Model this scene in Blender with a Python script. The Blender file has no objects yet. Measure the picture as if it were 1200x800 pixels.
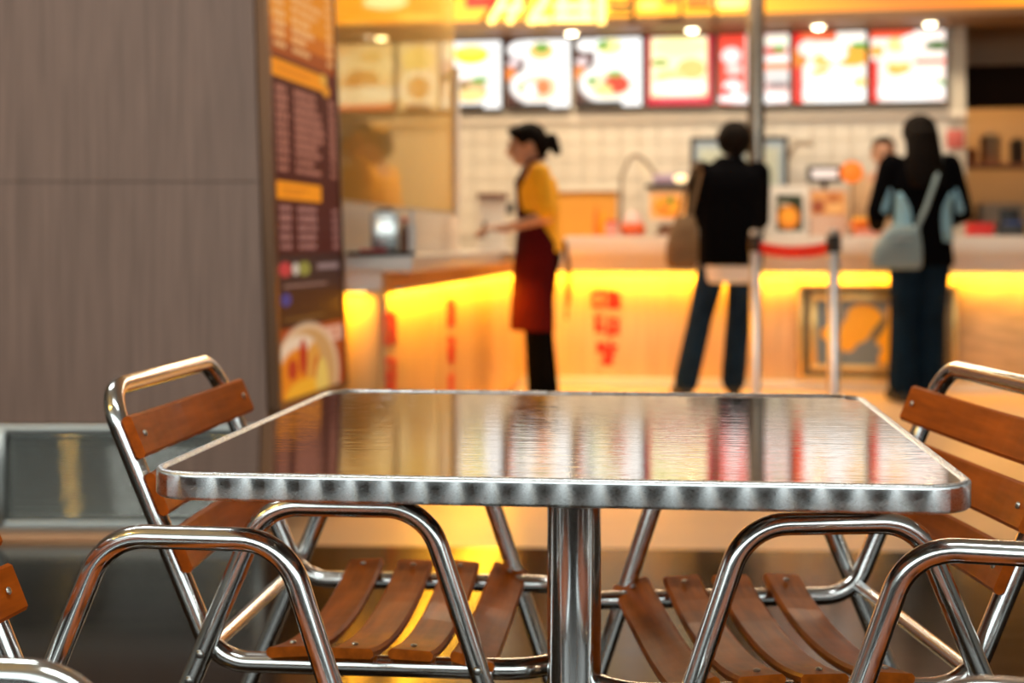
import bpy, bmesh, math, random
import numpy as np
from mathutils import Vector, Matrix
random.seed(7)
R = math.radians
C = bpy.context.scene.collection
SC = bpy.context.scene

# ------------------------------------------------------------------ camera, world, exposure
F = 1667.0                      # focal length in pixels of the 1200x800 frame
EYE = 0.92                      # eye height
HY = 285.0                      # horizon row (lens is shifted down, camera is level)
cam = bpy.data.cameras.new('camera'); camo = bpy.data.objects.new('camera', cam); C.objects.link(camo)
camo.location = (0, 0, EYE); camo.rotation_euler = (R(90), 0, 0)
cam.sensor_width = 36.0; cam.lens = 36.0*F/1200.0
cam.shift_y = -(400-HY)/1200.0
cam.clip_start = 0.05
cam.dof.use_dof = True; cam.dof.focus_distance = 1.38; cam.dof.aperture_fstop = 4.3
SC.camera = camo
SC.view_settings.view_transform = 'Standard'; SC.view_settings.look = 'None'
SC.view_settings.gamma = 1.0; SC.view_settings.use_curve_mapping = False
SC.view_settings.exposure = 0.0
w = bpy.data.worlds.new('world'); SC.world = w; w.use_nodes = True
w.node_tree.nodes['Background'].inputs[0].default_value = (0.88, 0.96, 0.94, 1)
w.node_tree.nodes['Background'].inputs[1].default_value = 3.1

def area(name, loc, size, power, col, rot=(0, 0, 0), parent=None):
    l = bpy.data.lights.new(name, 'AREA'); l.shape = 'RECTANGLE'; l.size, l.size_y = size
    l.energy = power; l.color = col
    o = bpy.data.objects.new(name, l); C.objects.link(o); o.location = loc; o.rotation_euler = rot
    if parent: o.parent = parent
    return o

# ------------------------------------------------------------------ frame of the food stall (turned 10 degrees)
AY = R(10)
OX, OY = 0.22, 9.2
U = (math.cos(AY), -math.sin(AY)); M_ = (math.sin(AY), math.cos(AY))
def P(s, t): return (OX+s*U[0]+t*M_[0], OY+s*U[1]+t*M_[1])
def S(px, t):
    k = (px-600)/F
    return (k*(OY+t*M_[1])-OX-t*M_[0])/(U[0]-k*U[1])
def ZY(px, py, t):                       # height of a pixel on the plane t
    return EYE-(py-HY)*P(S(px, t), t)[1]/F

# ------------------------------------------------------------------ helpers
def lin(c):
    return tuple((x/12.92 if x <= 0.04045 else ((x+0.055)/1.055)**2.4) for x in c)
def rgb(r, g, b): return lin((r/255, g/255, b/255))
def tag(o, label=None, cat=None, group=None, kind=None):
    if label: o['label'] = label
    if cat: o['category'] = cat
    if group: o['group'] = group
    if kind: o['kind'] = kind
    return o
def empty(name, loc=(0, 0, 0), rz=0.0):
    o = bpy.data.objects.new(name, None); C.objects.link(o); o.location = loc; o.rotation_euler = (0, 0, rz)
    o.empty_display_size = 0.05
    return o
def add(name, me, m=None, parent=None, loc=None, rz=None):
    o = bpy.data.objects.new(name, me); C.objects.link(o)
    if m is not None and not me.materials: me.materials.append(m)
    if parent: o.parent = parent
    if loc is not None: o.location = loc
    if rz is not None: o.rotation_euler = (0, 0, rz)
    return o
def copy_tree(o, parent=None):
    c = o.copy(); C.objects.link(c); c.parent = parent
    for ch in list(o.children): copy_tree(ch, c)
    return c

class MB:
    def __init__(s): s.v = []; s.f = []; s.sm = []
    def raw(s, vs, fs, smooth=False):
        n = len(s.v); s.v += [tuple(p) for p in vs]; s.f += [tuple(i+n for i in f) for f in fs]; s.sm += [smooth]*len(fs)
        return s
    def box(s, c, d, rot=None):
        hx, hy, hz = d[0]/2, d[1]/2, d[2]/2
        vs = [Vector((x*hx, y*hy, z*hz)) for z in (-1, 1) for y in (-1, 1) for x in (-1, 1)]
        if rot is not None: vs = [rot @ p for p in vs]
        vs = [p+Vector(c) for p in vs]
        return s.raw(vs, [(0, 2, 3, 1), (4, 5, 7, 6), (0, 1, 5, 4), (2, 6, 7, 3), (0, 4, 6, 2), (1, 3, 7, 5)])
    def rbox(s, c, d, b=0.004, rot=None, seg=2):
        bm = bmesh.new(); bmesh.ops.create_cube(bm, size=1.0)
        for v in bm.verts: v.co = Vector((v.co.x*d[0], v.co.y*d[1], v.co.z*d[2]))
        bmesh.ops.bevel(bm, geom=list(bm.edges), offset=min(b, 0.45*min(d)), segments=seg, affect='EDGES', profile=0.5)
        bm.verts.index_update()
        vs = [(rot @ v.co if rot is not None else v.co)+Vector(c) for v in bm.verts]
        fs = [tuple(v.index for v in f.verts) for f in bm.faces]; bm.free()
        return s.raw(vs, fs, True)
    def tube(s, pts, r, closed=False, n=14, cap=True):
        pts = [Vector(p) for p in pts]; N = len(pts); rr = r if isinstance(r, (list, tuple)) else [r]*N
        def tan(i):
            if closed: return (pts[(i+1) % N]-pts[i-1]).normalized()
            if i == 0: return (pts[1]-pts[0]).normalized()
            if i == N-1: return (pts[-1]-pts[-2]).normalized()
            return (pts[i+1]-pts[i-1]).normalized()
        t0 = tan(0); a = Vector((0, 0, 1)) if abs(t0.z) < 0.9 else Vector((1, 0, 0))
        nrm = (a-t0*a.dot(t0)).normalized(); nl = [nrm]
        for i in range(1, N):
            t1 = tan(i); q = tan(i-1).rotation_difference(t1); nrm = q @ nrm
            nrm = (nrm-t1*nrm.dot(t1)).normalized(); nl.append(nrm)
        tw = 0.0
        if closed:
            q = tan(N-1).rotation_difference(t0); e = q @ nl[-1]
            tw = math.atan2(e.cross(nl[0]).dot(t0), e.dot(nl[0]))
        vs = []
        for i in range(N):
            t = tan(i); b = t.cross(nl[i]); da = tw*i/N
            for k in range(n):
                an = 2*math.pi*k/n+da
                vs.append(pts[i]+(nl[i]*math.cos(an)+b*math.sin(an))*rr[i])
        fs = []
        for i in range(N if closed else N-1):
            j = (i+1) % N
            for k in range(n):
                k2 = (k+1) % n
                fs.append((i*n+k, i*n+k2, j*n+k2, j*n+k))
        s.raw(vs, fs, True)
        if not closed and cap:
            base = len(s.v)-len(vs)
            s.f.append(tuple(base+k for k in range(n-1, -1, -1))); s.sm.append(False)
            s.f.append(tuple(base+(N-1)*n+k for k in range(n))); s.sm.append(False)
        return s
    def lathe(s, prof, c=(0, 0, 0), n=24, rot=None):
        vs = []; fs = []; m = len(prof)
        for k in range(n):
            a = 2*math.pi*k/n
            for (r, z) in prof:
                p = Vector((max(r, 1e-4)*math.cos(a), max(r, 1e-4)*math.sin(a), z))
                if rot is not None: p = rot @ p
                vs.append(p+Vector(c))
        for k in range(n):
            k2 = (k+1) % n
            for i in range(m-1): fs.append((k*m+i, k2*m+i, k2*m+i+1, k*m+i+1))
        s.raw(vs, fs, True)
        base = len(s.v)-len(vs)
        s.f.append(tuple(base+k*m for k in range(n-1, -1, -1))); s.sm.append(False)
        s.f.append(tuple(base+k*m+m-1 for k in range(n))); s.sm.append(False)
        return s
    def ell(s, c, r, rot=None, nu=20, nv=12):
        prof = [(math.sin(math.pi*i/nv), -math.cos(math.pi*i/nv)) for i in range(nv+1)]
        prof[0] = (0.02, -1); prof[-1] = (0.02, 1)
        D = Matrix.Diagonal(Vector(r)); Q = (rot @ D) if rot is not None else D
        return s.lathe(prof, c, nu, Q)
    def cap(s, p0, r0, p1, r1, n=14):                     # tapered capsule
        p0 = Vector(p0); p1 = Vector(p1); d = p1-p0; L = max(d.length, 1e-5)
        q = Vector((0, 0, 1)).rotation_difference(d/L).to_matrix()
        prof = [(r0*math.sin(a), -r0*math.cos(a)) for a in [0.08+i*(math.pi/2-0.08)/5 for i in range(6)]]
        prof += [(r1*math.cos(a), L+r1*math.sin(a)) for a in [i*(math.pi/2-0.08)/5 for i in range(6)]]
        return s.lathe(prof, p0, n, q)
    def loft(s, rings, n=24):                              # rings: (z, cx, cy, rx, ry[, power])
        vs = []; m = len(rings)
        for rg in rings:
            z, cx, cy, rx, ry = rg[:5]; e = rg[5] if len(rg) > 5 else 1.0
            for k in range(n):
                a = 2*math.pi*k/n; ca, sa = math.cos(a), math.sin(a)
                vs.append((cx+rx*math.copysign(abs(ca)**e, ca), cy+ry*math.copysign(abs(sa)**e, sa), z))
        fs = [(i*n+k, i*n+(k+1) % n, (i+1)*n+(k+1) % n, (i+1)*n+k) for i in range(m-1) for k in range(n)]
        s.raw(vs, fs, True); base = len(s.v)-len(vs)
        s.f.append(tuple(base+k for k in range(n-1, -1, -1))); s.sm.append(False)
        s.f.append(tuple(base+(m-1)*n+k for k in range(n))); s.sm.append(False)
        return s
    def prism(s, poly, h, plane='xz', off=0.0):            # extruded polygon
        n = len(poly)
        if plane == 'xz': vs = [(x, off, z) for x, z in poly]+[(x, off+h, z) for x, z in poly]
        else: vs = [(x, y, off) for x, y in poly]+[(x, y, off+h) for x, y in poly]
        fs = [tuple(range(n-1, -1, -1)), tuple(range(n, 2*n))]+[(i, (i+1) % n, n+(i+1) % n, n+i) for i in range(n)]
        return s.raw(vs, fs)
    def mesh(s, name='m', m=None):
        me = bpy.data.meshes.new(name); me.from_pydata(s.v, [], s.f)
        me.polygons.foreach_set('use_smooth', s.sm)
        bm = bmesh.new(); bm.from_mesh(me); bmesh.ops.recalc_face_normals(bm, faces=bm.faces); bm.to_mesh(me); bm.free()
        if any(s.sm): me.set_sharp_from_angle(angle=R(42))
        if m is not None: me.materials.append(m)
        return me
    def build(s, name, m, parent=None, loc=None, rz=None):
        return add(name, s.mesh(name, m), None, parent, loc, rz)

def fillet(pts, rad, closed=False, n=8):
    pts = [Vector(p) for p in pts]; N = len(pts); out = []
    for i in range(N):
        if not closed and i in (0, N-1): out.append(pts[i]); continue
        p = pts[i]; a = (pts[i-1]-p); b = (pts[(i+1) % N]-p); r = rad[i] if isinstance(rad, (list, tuple)) else rad
        ua, ub = a.normalized(), b.normalized(); ang = ua.angle(ub)
        t = min(r/math.tan(ang/2), 0.48*a.length, 0.48*b.length); r = t*math.tan(ang/2)
        c = p+(ua+ub).normalized()*(r/math.sin(ang/2))
        s0 = p+ua*t-c; s1 = p+ub*t-c; th = s0.angle(s1)
        for k in range(n+1):
            f = k/n; out.append(c+(s0*math.sin((1-f)*th)+s1*math.sin(f*th))/math.sin(th))
    return out

# ------------------------------------------------------------------ materials
def nodes(m): return m.node_tree.nodes, m.node_tree.links
def mat(name, col, rough=0.5, metal=0.0, coat=0.0, var=0.0, scale=8.0, stretch=(1, 1, 1), bump=0.0, emit=None, es=1.0, spec=0.5, rvar=0.0):
    m = bpy.data.materials.new(name); m.use_nodes = True
    nd, lk = nodes(m); b = nd['Principled BSDF']
    b.inputs['Base Color'].default_value = (*col, 1); b.inputs['Roughness'].default_value = rough
    b.inputs['Metallic'].default_value = metal; b.inputs['Coat Weight'].default_value = coat
    b.inputs['Coat Roughness'].default_value = 0.08
    b.inputs['Specular IOR Level'].default_value = spec
    if emit is not None:
        b.inputs['Emission Color'].default_value = (*emit, 1); b.inputs['Emission Strength'].default_value = es
    if var > 0 or bump > 0 or rvar > 0:
        tc = nd.new('ShaderNodeTexCoord'); mp = nd.new('ShaderNodeMapping'); mp.inputs['Scale'].default_value = stretch
        nz = nd.new('ShaderNodeTexNoise'); nz.inputs['Scale'].default_value = scale; nz.inputs['Detail'].default_value = 5
        lk.new(tc.outputs['Object'], mp.inputs['Vector']); lk.new(mp.outputs[0], nz.inputs['Vector'])
        if var > 0:
            rp = nd.new('ShaderNodeValToRGB')
            rp.color_ramp.elements[0].position = 0.3; rp.color_ramp.elements[1].position = 0.7
            rp.color_ramp.elements[0].color = (*[max(0, c*(1-var)) for c in col], 1)
            rp.color_ramp.elements[1].color = (*[min(1, c*(1+var)) for c in col], 1)
            lk.new(nz.outputs['Fac'], rp.inputs[0]); lk.new(rp.outputs[0], b.inputs['Base Color'])
        if rvar > 0:
            mr = nd.new('ShaderNodeMapRange'); mr.inputs['To Min'].default_value = max(0, rough-rvar); mr.inputs['To Max'].default_value = rough+rvar
            lk.new(nz.outputs['Fac'], mr.inputs[0]); lk.new(mr.outputs[0], b.inputs['Roughness'])
        if bump > 0:
            bp = nd.new('ShaderNodeBump'); bp.inputs['Strength'].default_value = bump; bp.inputs['Distance'].default_value = 0.01
            lk.new(nz.outputs['Fac'], bp.inputs['Height']); lk.new(bp.outputs[0], b.inputs['Normal'])
    return m
def attr_mat(name, es=0.0, rough=0.4, coat=0.0):
    m = bpy.data.materials.new(name); m.use_nodes = True; nd, lk = nodes(m); b = nd['Principled BSDF']
    a = nd.new('ShaderNodeAttribute'); a.attribute_name = 'Col'
    b.inputs['Base Color'].default_value = (.02, .02, .02, 1)
    if es <= 0: lk.new(a.outputs['Color'], b.inputs['Base Color'])
    b.inputs['Roughness'].default_value = rough
    b.inputs['Coat Weight'].default_value = coat
    if es > 0:
        lk.new(a.outputs['Color'], b.inputs['Emission Color']); b.inputs['Emission Strength'].default_value = es
    return m

MT = {}
MT['alu'] = mat('polished_aluminium', (0.84, 0.86, 0.86), 0.16, 1.0, rvar=0.05, scale=30, stretch=(1, 1, 0.2))
MT['steel'] = mat('column_steel', (0.78, 0.80, 0.81), 0.14, 1.0, rvar=0.04, scale=60, stretch=(1, 1, 0.05))
MT['bolt'] = mat('bolt_steel', (0.6, 0.6, 0.58), 0.28, 1.0)
MT['rubber'] = mat('black_rubber', (0.02, 0.02, 0.02), 0.6)
MT['slat'] = mat('varnished_slat_wood', (0.45, 0.098, 0.005), 0.42, 0.0, coat=0.03, spec=.14, var=0.32, scale=14, stretch=(5, 0.5, 5), bump=0.03)
MT['slat_b'] = mat('varnished_back_slat_wood', (0.43, 0.084, 0.005), 0.42, 0.0, coat=0.06, spec=.14, var=0.28, scale=14, stretch=(5, 0.5, 5), bump=0.03)
MT['laminate'] = mat('grey_brown_laminate', (0.275, 0.172, 0.132), 0.55, var=0.20, scale=9, stretch=(9, 9, 0.35), bump=0.015)
MT['brushed'] = mat('brushed_slat_steel', (0.30, 0.31, 0.29), 0.03, 1.0)
MT['frame_steel'] = mat('frame_steel', (0.42, 0.43, 0.41), 0.3, 1.0)
MT['dark_floor'] = mat('dark_glossy_floor', (0.012, 0.006, 0.003), 0.16, coat=0.0, var=0.35, scale=3, stretch=(1, 6, 1), rvar=0.05, spec=.20)
MT['dark_floor'].node_tree.nodes['Principled BSDF'].inputs['Specular Tint'].default_value = (1, .80, .62, 1)
MT['light_floor'] = mat('pale_stone_floor', (0.72, 0.50, 0.31), 0.34, var=0.08, scale=2)
MT['wall'] = mat('cream_wall', (0.62, 0.54, 0.44), 0.6)
MT['grout'] = mat('grout_wall', (0.56, 0.51, 0.44), 0.8)
MT['tile'] = mat('cream_tile', (0.66, 0.60, 0.52), 0.25, coat=0.2, var=0.04, scale=3)
MT['white'] = mat('white_laminate', (0.76, 0.73, 0.69), 0.35)
MT['white_warm'] = mat('warm_white_laminate', (0.72, 0.64, 0.55), 0.4)
MT['ledge'] = mat('counter_ledge_white', (0.74, 0.68, 0.62), 0.3, var=0.03, scale=4)
MT['panel_wood'] = mat('pale_counter_wood', (0.76, 0.52, 0.30), 0.45, var=0.12, scale=5, stretch=(6, 6, 0.4))
MT['panel_wing'] = mat('amber_counter_wood', (0.66, 0.40, 0.15), 0.45, var=0.10, scale=5, stretch=(6, 6, 0.4))
MT['panel_right'] = mat('figured_counter_wood', (0.62, 0.44, 0.25), 0.45, var=0.22, scale=6, stretch=(1, 1, 4))
MT['soffit'] = mat('brown_soffit', (0.30, 0.16, 0.07), 0.5)
MT['ceil'] = mat('ceiling_paint', (0.58, 0.56, 0.53), 0.8)
MT['dark'] = mat('near_black', (0.012, 0.010, 0.009), 0.5)
MT['red'] = mat('red_ink', (0.62, 0.02, 0.015), 0.5)
MT['red_belt'] = mat('red_belt_webbing', (0.62, 0.01, 0.012), 0.6)
MT['gold'] = mat('gold_frame', (0.75, 0.50, 0.18), 0.28, 0.8)
MT['led'] = mat('amber_led', (1, .6, .1), 0.5, emit=(1.0, 0.52, 0.04), es=10)
MT['lamp'] = mat('warm_lamp_lens', (1, .9, .7), 0.5, emit=(1.0, 0.82, 0.52), es=14)
MT['lampring'] = mat('lamp_ring', (0.5, 0.42, 0.32), 0.3, 0.6)
MT['skin'] = mat('skin', (0.52, 0.27, 0.17), 0.5, var=0.05, scale=10)
MT['hair'] = mat('dark_hair', (0.005, 0.003, 0.002), 0.6, spec=.06, var=0.3, scale=40, stretch=(3, 3, 0.4))
MT['yellow'] = mat('yellow_shirt_cotton', (0.88, 0.43, 0.005), 0.8, var=0.06, scale=14)
MT['apron'] = mat('maroon_apron_cloth', (0.060, 0.003, 0.005), 0.9, spec=.1, var=0.12, scale=10)
MT['black_cloth'] = mat('black_cloth', (0.0022, 0.0022, 0.003), 0.95, spec=.03)
MT['jeans'] = mat('dark_blue_denim', (0.007, 0.020, 0.045), 0.9, spec=.1, var=0.35, scale=9)
MT['jeans2'] = mat('teal_blue_denim', (0.004, 0.014, 0.030), 0.9, spec=.1, var=0.3, scale=9)
MT['shirt_white'] = mat('white_cotton', (0.78, 0.76, 0.74), 0.8)
MT['pale_blue'] = mat('pale_blue_jersey', (0.22, 0.45, 0.62), 0.8)
MT['bag_blue'] = mat('grey_blue_leather', (0.20, 0.29, 0.33), 0.5, var=0.1, scale=8)
MT['bag_tan'] = mat('tan_canvas', (0.17, 0.10, 0.045), 0.7, var=0.15, scale=12)
MT['grey_cap'] = mat('grey_cap', (0.10, 0.10, 0.095), 0.8)
MT['yellow_cap'] = mat('mustard_cap', (0.42, 0.22, 0.02), 0.8)
MT['plastic_white'] = mat('white_plastic', (0.75, 0.72, 0.68), 0.35)
MT['plastic_dark'] = mat('dark_plastic', (0.02, 0.018, 0.018), 0.35)
MT['orange'] = mat('orange_plastic', (0.85, 0.20, 0.02), 0.4)
MT['orange_wall'] = mat('orange_splashback', (0.80, 0.36, 0.05), 0.4)
MT['pink'] = mat('pink_paper', (0.80, 0.34, 0.28), 0.6)
MT['brown'] = mat('brown_wood', (0.16, 0.055, 0.02), 0.5, var=0.2, scale=10)
MT['tan_shirt'] = mat('tan_shirt_cotton', (.60, .40, .24), .8)
MT['eye'] = mat('eye_dark', (0.02, 0.012, 0.01), 0.2)
MT['lip'] = mat('lip', (0.42, 0.13, 0.10), 0.5)
MT['pale_glass'] = mat('pale_green_panel', (0.52, 0.58, 0.50), 0.15)
MT['cable'] = mat('grey_brown_hose', (0.30, 0.24, 0.18), 0.5)

# engine-turned rim: circular brushing round points along the upper edge
def rim_mat(pitch):
    m = bpy.data.materials.new('engine_turned_rim'); m.use_nodes = True; nd, lk = nodes(m); b = nd['Principled BSDF']
    b.inputs['Base Color'].default_value = (0.82, 0.85, 0.87, 1); b.inputs['Metallic'].default_value = 1
    b.inputs['Roughness'].default_value = 0.36; b.inputs['Anisotropic'].default_value = 1.0
    uv = nd.new('ShaderNodeUVMap'); uv.uv_map = 'UVMap'; sp = nd.new('ShaderNodeSeparateXYZ'); lk.new(uv.outputs[0], sp.inputs[0])
    def mth(op, a, bb=None):
        n = nd.new('ShaderNodeMath'); n.operation = op
        for i, x in enumerate((a, bb)):
            if x is None: continue
            if isinstance(x, (int, float)): n.inputs[i].default_value = x
            else: lk.new(x, n.inputs[i])
        return n.outputs[0]
    du = mth('MULTIPLY', mth('SUBTRACT', mth('FRACT', mth('DIVIDE', sp.outputs[0], pitch)), 0.5), pitch)
    dv = mth('ADD', sp.outputs[1], 0.0015)
    g = nd.new('ShaderNodeNewGeometry')
    cr = nd.new('ShaderNodeVectorMath'); cr.operation = 'CROSS_PRODUCT'; cr.inputs[1].default_value = (0, 0, 1); lk.new(g.outputs['Normal'], cr.inputs[0])
    s1 = nd.new('ShaderNodeVectorMath'); s1.operation = 'SCALE'; lk.new(cr.outputs[0], s1.inputs[0]); lk.new(mth('MULTIPLY', du, -2.3), s1.inputs['Scale'])
    s2 = nd.new('ShaderNodeCombineXYZ'); lk.new(dv, s2.inputs[2])
    ad = nd.new('ShaderNodeVectorMath'); lk.new(s1.outputs[0], ad.inputs[0]); lk.new(s2.outputs[0], ad.inputs[1])
    nm = nd.new('ShaderNodeVectorMath'); nm.operation = 'NORMALIZE'; lk.new(ad.outputs[0], nm.inputs[0])
    lk.new(nm.outputs[0], b.inputs['Tangent'])
    nz = nd.new('ShaderNodeTexNoise'); nz.inputs['Scale'].default_value = 180; nz.inputs['Detail'].default_value = 3
    mr = nd.new('ShaderNodeMapRange'); mr.inputs['To Min'].default_value = 0.24; mr.inputs['To Max'].default_value = 0.31
    lk.new(nz.outputs['Fac'], mr.inputs[0]); lk.new(mr.outputs[0], b.inputs['Roughness'])
    return m
MT['rim'] = rim_mat(0.0305)
def top_mat():
    m = bpy.data.materials.new('rippled_steel_top'); m.use_nodes = True; nd, lk = nodes(m); b = nd['Principled BSDF']
    b.inputs['Base Color'].default_value = (0.52, 0.48, 0.45, 1); b.inputs['Metallic'].default_value = 1; b.inputs['Roughness'].default_value = 0.045
    tc = nd.new('ShaderNodeTexCoord'); mp = nd.new('ShaderNodeMapping'); mp.inputs['Scale'].default_value = (14, 120, 1)
    nz = nd.new('ShaderNodeTexNoise'); nz.inputs['Scale'].default_value = 1.0; nz.inputs['Detail'].default_value = 3
    bp = nd.new('ShaderNodeBump'); bp.inputs['Strength'].default_value = 0.08; bp.inputs['Distance'].default_value = 0.002
    lk.new(tc.outputs['Object'], mp.inputs[0]); lk.new(mp.outputs[0], nz.inputs['Vector']); lk.new(nz.outputs['Fac'], bp.inputs['Height']); lk.new(bp.outputs[0], b.inputs['Normal'])
    return m
MT['top'] = top_mat()
def glass_mat():
    m = bpy.data.materials.new('glass_with_sign_haze'); m.use_nodes = True; nd, lk = nodes(m)
    for n in list(nd):
        if n.type == 'BSDF_PRINCIPLED': nd.remove(n)
    out = [n for n in nd if n.type == 'OUTPUT_MATERIAL'][0]
    t = nd.new('ShaderNodeBsdfTransparent'); t.inputs[0].default_value = (1, 0.92, 0.72, 1)
    d = nd.new('ShaderNodeBsdfTranslucent'); d.inputs[0].default_value = (0.95, 0.70, 0.30, 1)  # yellow translucent and diffuse layers stand in for the sign's reflected haze
    g = nd.new('ShaderNodeBsdfGlossy'); g.inputs['Roughness'].default_value = 0.04
    m1 = nd.new('ShaderNodeMixShader'); m1.inputs[0].default_value = 0.34; lk.new(t.outputs[0], m1.inputs[1])
    df = nd.new('ShaderNodeBsdfDiffuse'); df.inputs[0].default_value = (0.90, 0.68, 0.30, 1); m0 = nd.new('ShaderNodeMixShader'); m0.inputs[0].default_value = 0.5
    lk.new(d.outputs[0], m0.inputs[1]); lk.new(df.outputs[0], m0.inputs[2]); lk.new(m0.outputs[0], m1.inputs[2])
    m2 = nd.new('ShaderNodeMixShader'); m2.inputs[0].default_value = 0.05; lk.new(m1.outputs[0], m2.inputs[1]); lk.new(g.outputs[0], m2.inputs[2])
    lk.new(m2.outputs[0], out.inputs[0])
    return m
MT['glass'] = glass_mat()

# painted flat print: a grid with a colour at each vertex
def paint(wd, ht, nx, ny, base, prims, name='print'):
    """grid in the local xz plane facing -y, lower left at 0,0; prims in 0..1, y down"""
    xs = np.linspace(0, 1, nx); ys = np.linspace(0, 1, ny); X, Y = np.meshgrid(xs, ys)
    col = np.empty((ny, nx, 3)); col[:] = rgb(*base)
    asp = ht/wd
    for p in prims:
        k = p[0]
        if k == 'e':
            _, cx, cy, rx, ry, c = p[:6]; ro = R(p[6]) if len(p) > 6 else 0; sf = p[7] if len(p) > 7 else 0.15
            dx = X-cx; dy = (Y-cy)*asp; ex = dx*math.cos(ro)+dy*math.sin(ro); ey = -dx*math.sin(ro)+dy*math.cos(ro)
            d = np.sqrt((ex/rx)**2+(ey/(ry*asp))**2); a = np.clip((1+sf/2-d)/sf, 0, 1)
        elif k == 'r':
            _, x0, y0, x1, y1, c = p[:6]; a = ((X >= x0) & (X <= x1) & (Y >= y0) & (Y <= y1)).astype(float)
        elif k == 'g':                                   # vertical blend
            _, y0, y1, c = p; a = np.clip((Y-y0)/(y1-y0), 0, 1)
        col = col*(1-a[..., None])+np.array(rgb(*c))*a[..., None]
    me = bpy.data.meshes.new(name)
    V = np.stack([X*wd, np.zeros_like(X), (1-Y)*ht], -1).reshape(-1, 3)
    idx = np.arange(nx*ny).reshape(ny, nx)
    Fq = np.stack([idx[1:, :-1], idx[1:, 1:], idx[:-1, 1:], idx[:-1, :-1]], -1).reshape(-1, 4)
    me.from_pydata(V.tolist(), [], Fq.tolist())
    ca = me.color_attributes.new('Col', 'FLOAT_COLOR', 'POINT')
    ca.data.foreach_set('color', np.concatenate([col.reshape(-1, 3), np.ones((nx*ny, 1))], 1).ravel().astype(np.float32))
    return me
MT['screen'] = attr_mat('backlit_picture', es=1.55, rough=0.3)
MT['print'] = attr_mat('printed_picture', es=0.0, rough=0.35)
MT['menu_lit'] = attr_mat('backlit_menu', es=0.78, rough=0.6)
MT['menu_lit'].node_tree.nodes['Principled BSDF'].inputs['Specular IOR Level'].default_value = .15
MT['sign_lit'] = attr_mat('backlit_sign', es=2.6, rough=0.4)

# ================================================================== SETTING
def struct(o, label=None, cat=None): o['kind'] = 'structure'; return tag(o, label, cat)
# floors: dark polished floor of the seating area up to the pillar line, pale stone beyond
BY0, BY1 = 4.44, 4.12                                   # joint at x=-3 .. x=+4
b = MB(); b.raw([(-7, -6, 0), (7, -6, 0), (7, BY1-0.15, 0), (-7, BY0+0.2, 0), (-7, -6, -.1), (7, -6, -.1), (7, BY1-.15, -.1), (-7, BY0+.2, -.1)],
                [(0, 1, 2, 3), (4, 7, 6, 5), (0, 4, 5, 1), (1, 5, 6, 2), (2, 6, 7, 3), (3, 7, 4, 0)])
struct(b.build('floor', MT['dark_floor']), 'dark polished floor under the table and chairs', 'floor')
b = MB(); b.raw([(-7, BY0+.2, 0), (7, BY1-.15, 0), (7, 17, 0), (-7, 17, 0), (-7, BY0+.2, -.1), (7, BY1-.15, -.1), (7, 17, -.1), (-7, 17, -.1)],
                [(0, 1, 2, 3), (4, 7, 6, 5), (0, 4, 5, 1), (1, 5, 6, 2), (2, 6, 7, 3), (3, 7, 4, 0)])
struct(b.build('floor', MT['light_floor']), 'pale peach floor in front of the food counter', 'floor')
b = MB(); b.box((0, 6.8, 3.16), (14, 20, 0.12)); struct(b.build('ceiling', MT['ceil']), 'grey ceiling over the food hall', 'ceiling')

# unseen hall: side walls and open-topped rear wall added to shape reflected light
MT['hall'] = mat('hall_paint', (0.25, 0.25, 0.24), 0.7)
b = MB(); b.box((-7.1, 5.5, 1.55), (.2, 23, 3.1)); struct(b.build('added_wall_side', MT['hall']), 'plain brown grey wall added unseen far out on the left of the hall', 'wall')
b = MB(); b.box((7.1, 5.5, 1.55), (.2, 23, 3.1)); struct(b.build('added_wall_side', MT['hall']), 'plain brown grey wall added unseen far out on the right of the hall', 'wall')
b = MB(); b.box((0, -3.6, .56), (14, .2, 1.12)); struct(b.build('added_wall_rear', mat('added_parapet_paint', (.05, .05, .05), .6)), 'low dark parapet wall added unseen behind the seating', 'wall')
b = MB(); b.box((0, 17.1, 1.55), (14.4, .2, 3.1)); struct(b.build('wall_far', MT['hall']), 'plain wall far behind the kitchen', 'wall')
# back wall of the stall
TW = 2.3
s0, s1 = S(180, TW), S(1132, TW)
wo = P(0, TW)
b = MB(); b.box(((s0+s1)/2, 0.10, 1.55), (s1-s0, 0.2, 3.1))
wall = struct(b.build('wall_back', MT['grout'], None, (wo[0], wo[1], 0), -AY), 'cream tiled wall behind the food counter', 'wall')
# its tiles
TS = 0.150
tb = MB(); tb.rbox((0, 0, 0), (TS-0.006, 0.016, TS-0.006), 0.004, seg=1); tme = tb.mesh('tile', MT['tile'])
sx = S(535, TW)
nt = int((s1-sx)/TS)
for i in range(nt):
    for j in range(6):
        add('tile', tme, None, wall, (sx+TS*(i+.5), -0.004, 0.98+TS*(j+.5)))
b = MB(); b.box(((s0+s1)/2, -0.01, 1.915), (s1-s0, 0.05, 0.05)); b.build('rail', MT['white_warm'], wall)
b = MB(); b.box(((S(655, TW)+S(723, TW))/2, -0.03, 1.10), (S(723, TW)-S(655, TW), 0.03, 0.46)); b.build('splashback', MT['orange_wall'], wall)
b = MB(); b.rbox(((S(652, TW)+S(727, TW))/2, -0.05, 1.345), (S(727, TW)-S(652, TW), 0.07, 0.02)); b.build('shelf_edge', MT['white_warm'], wall)

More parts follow.
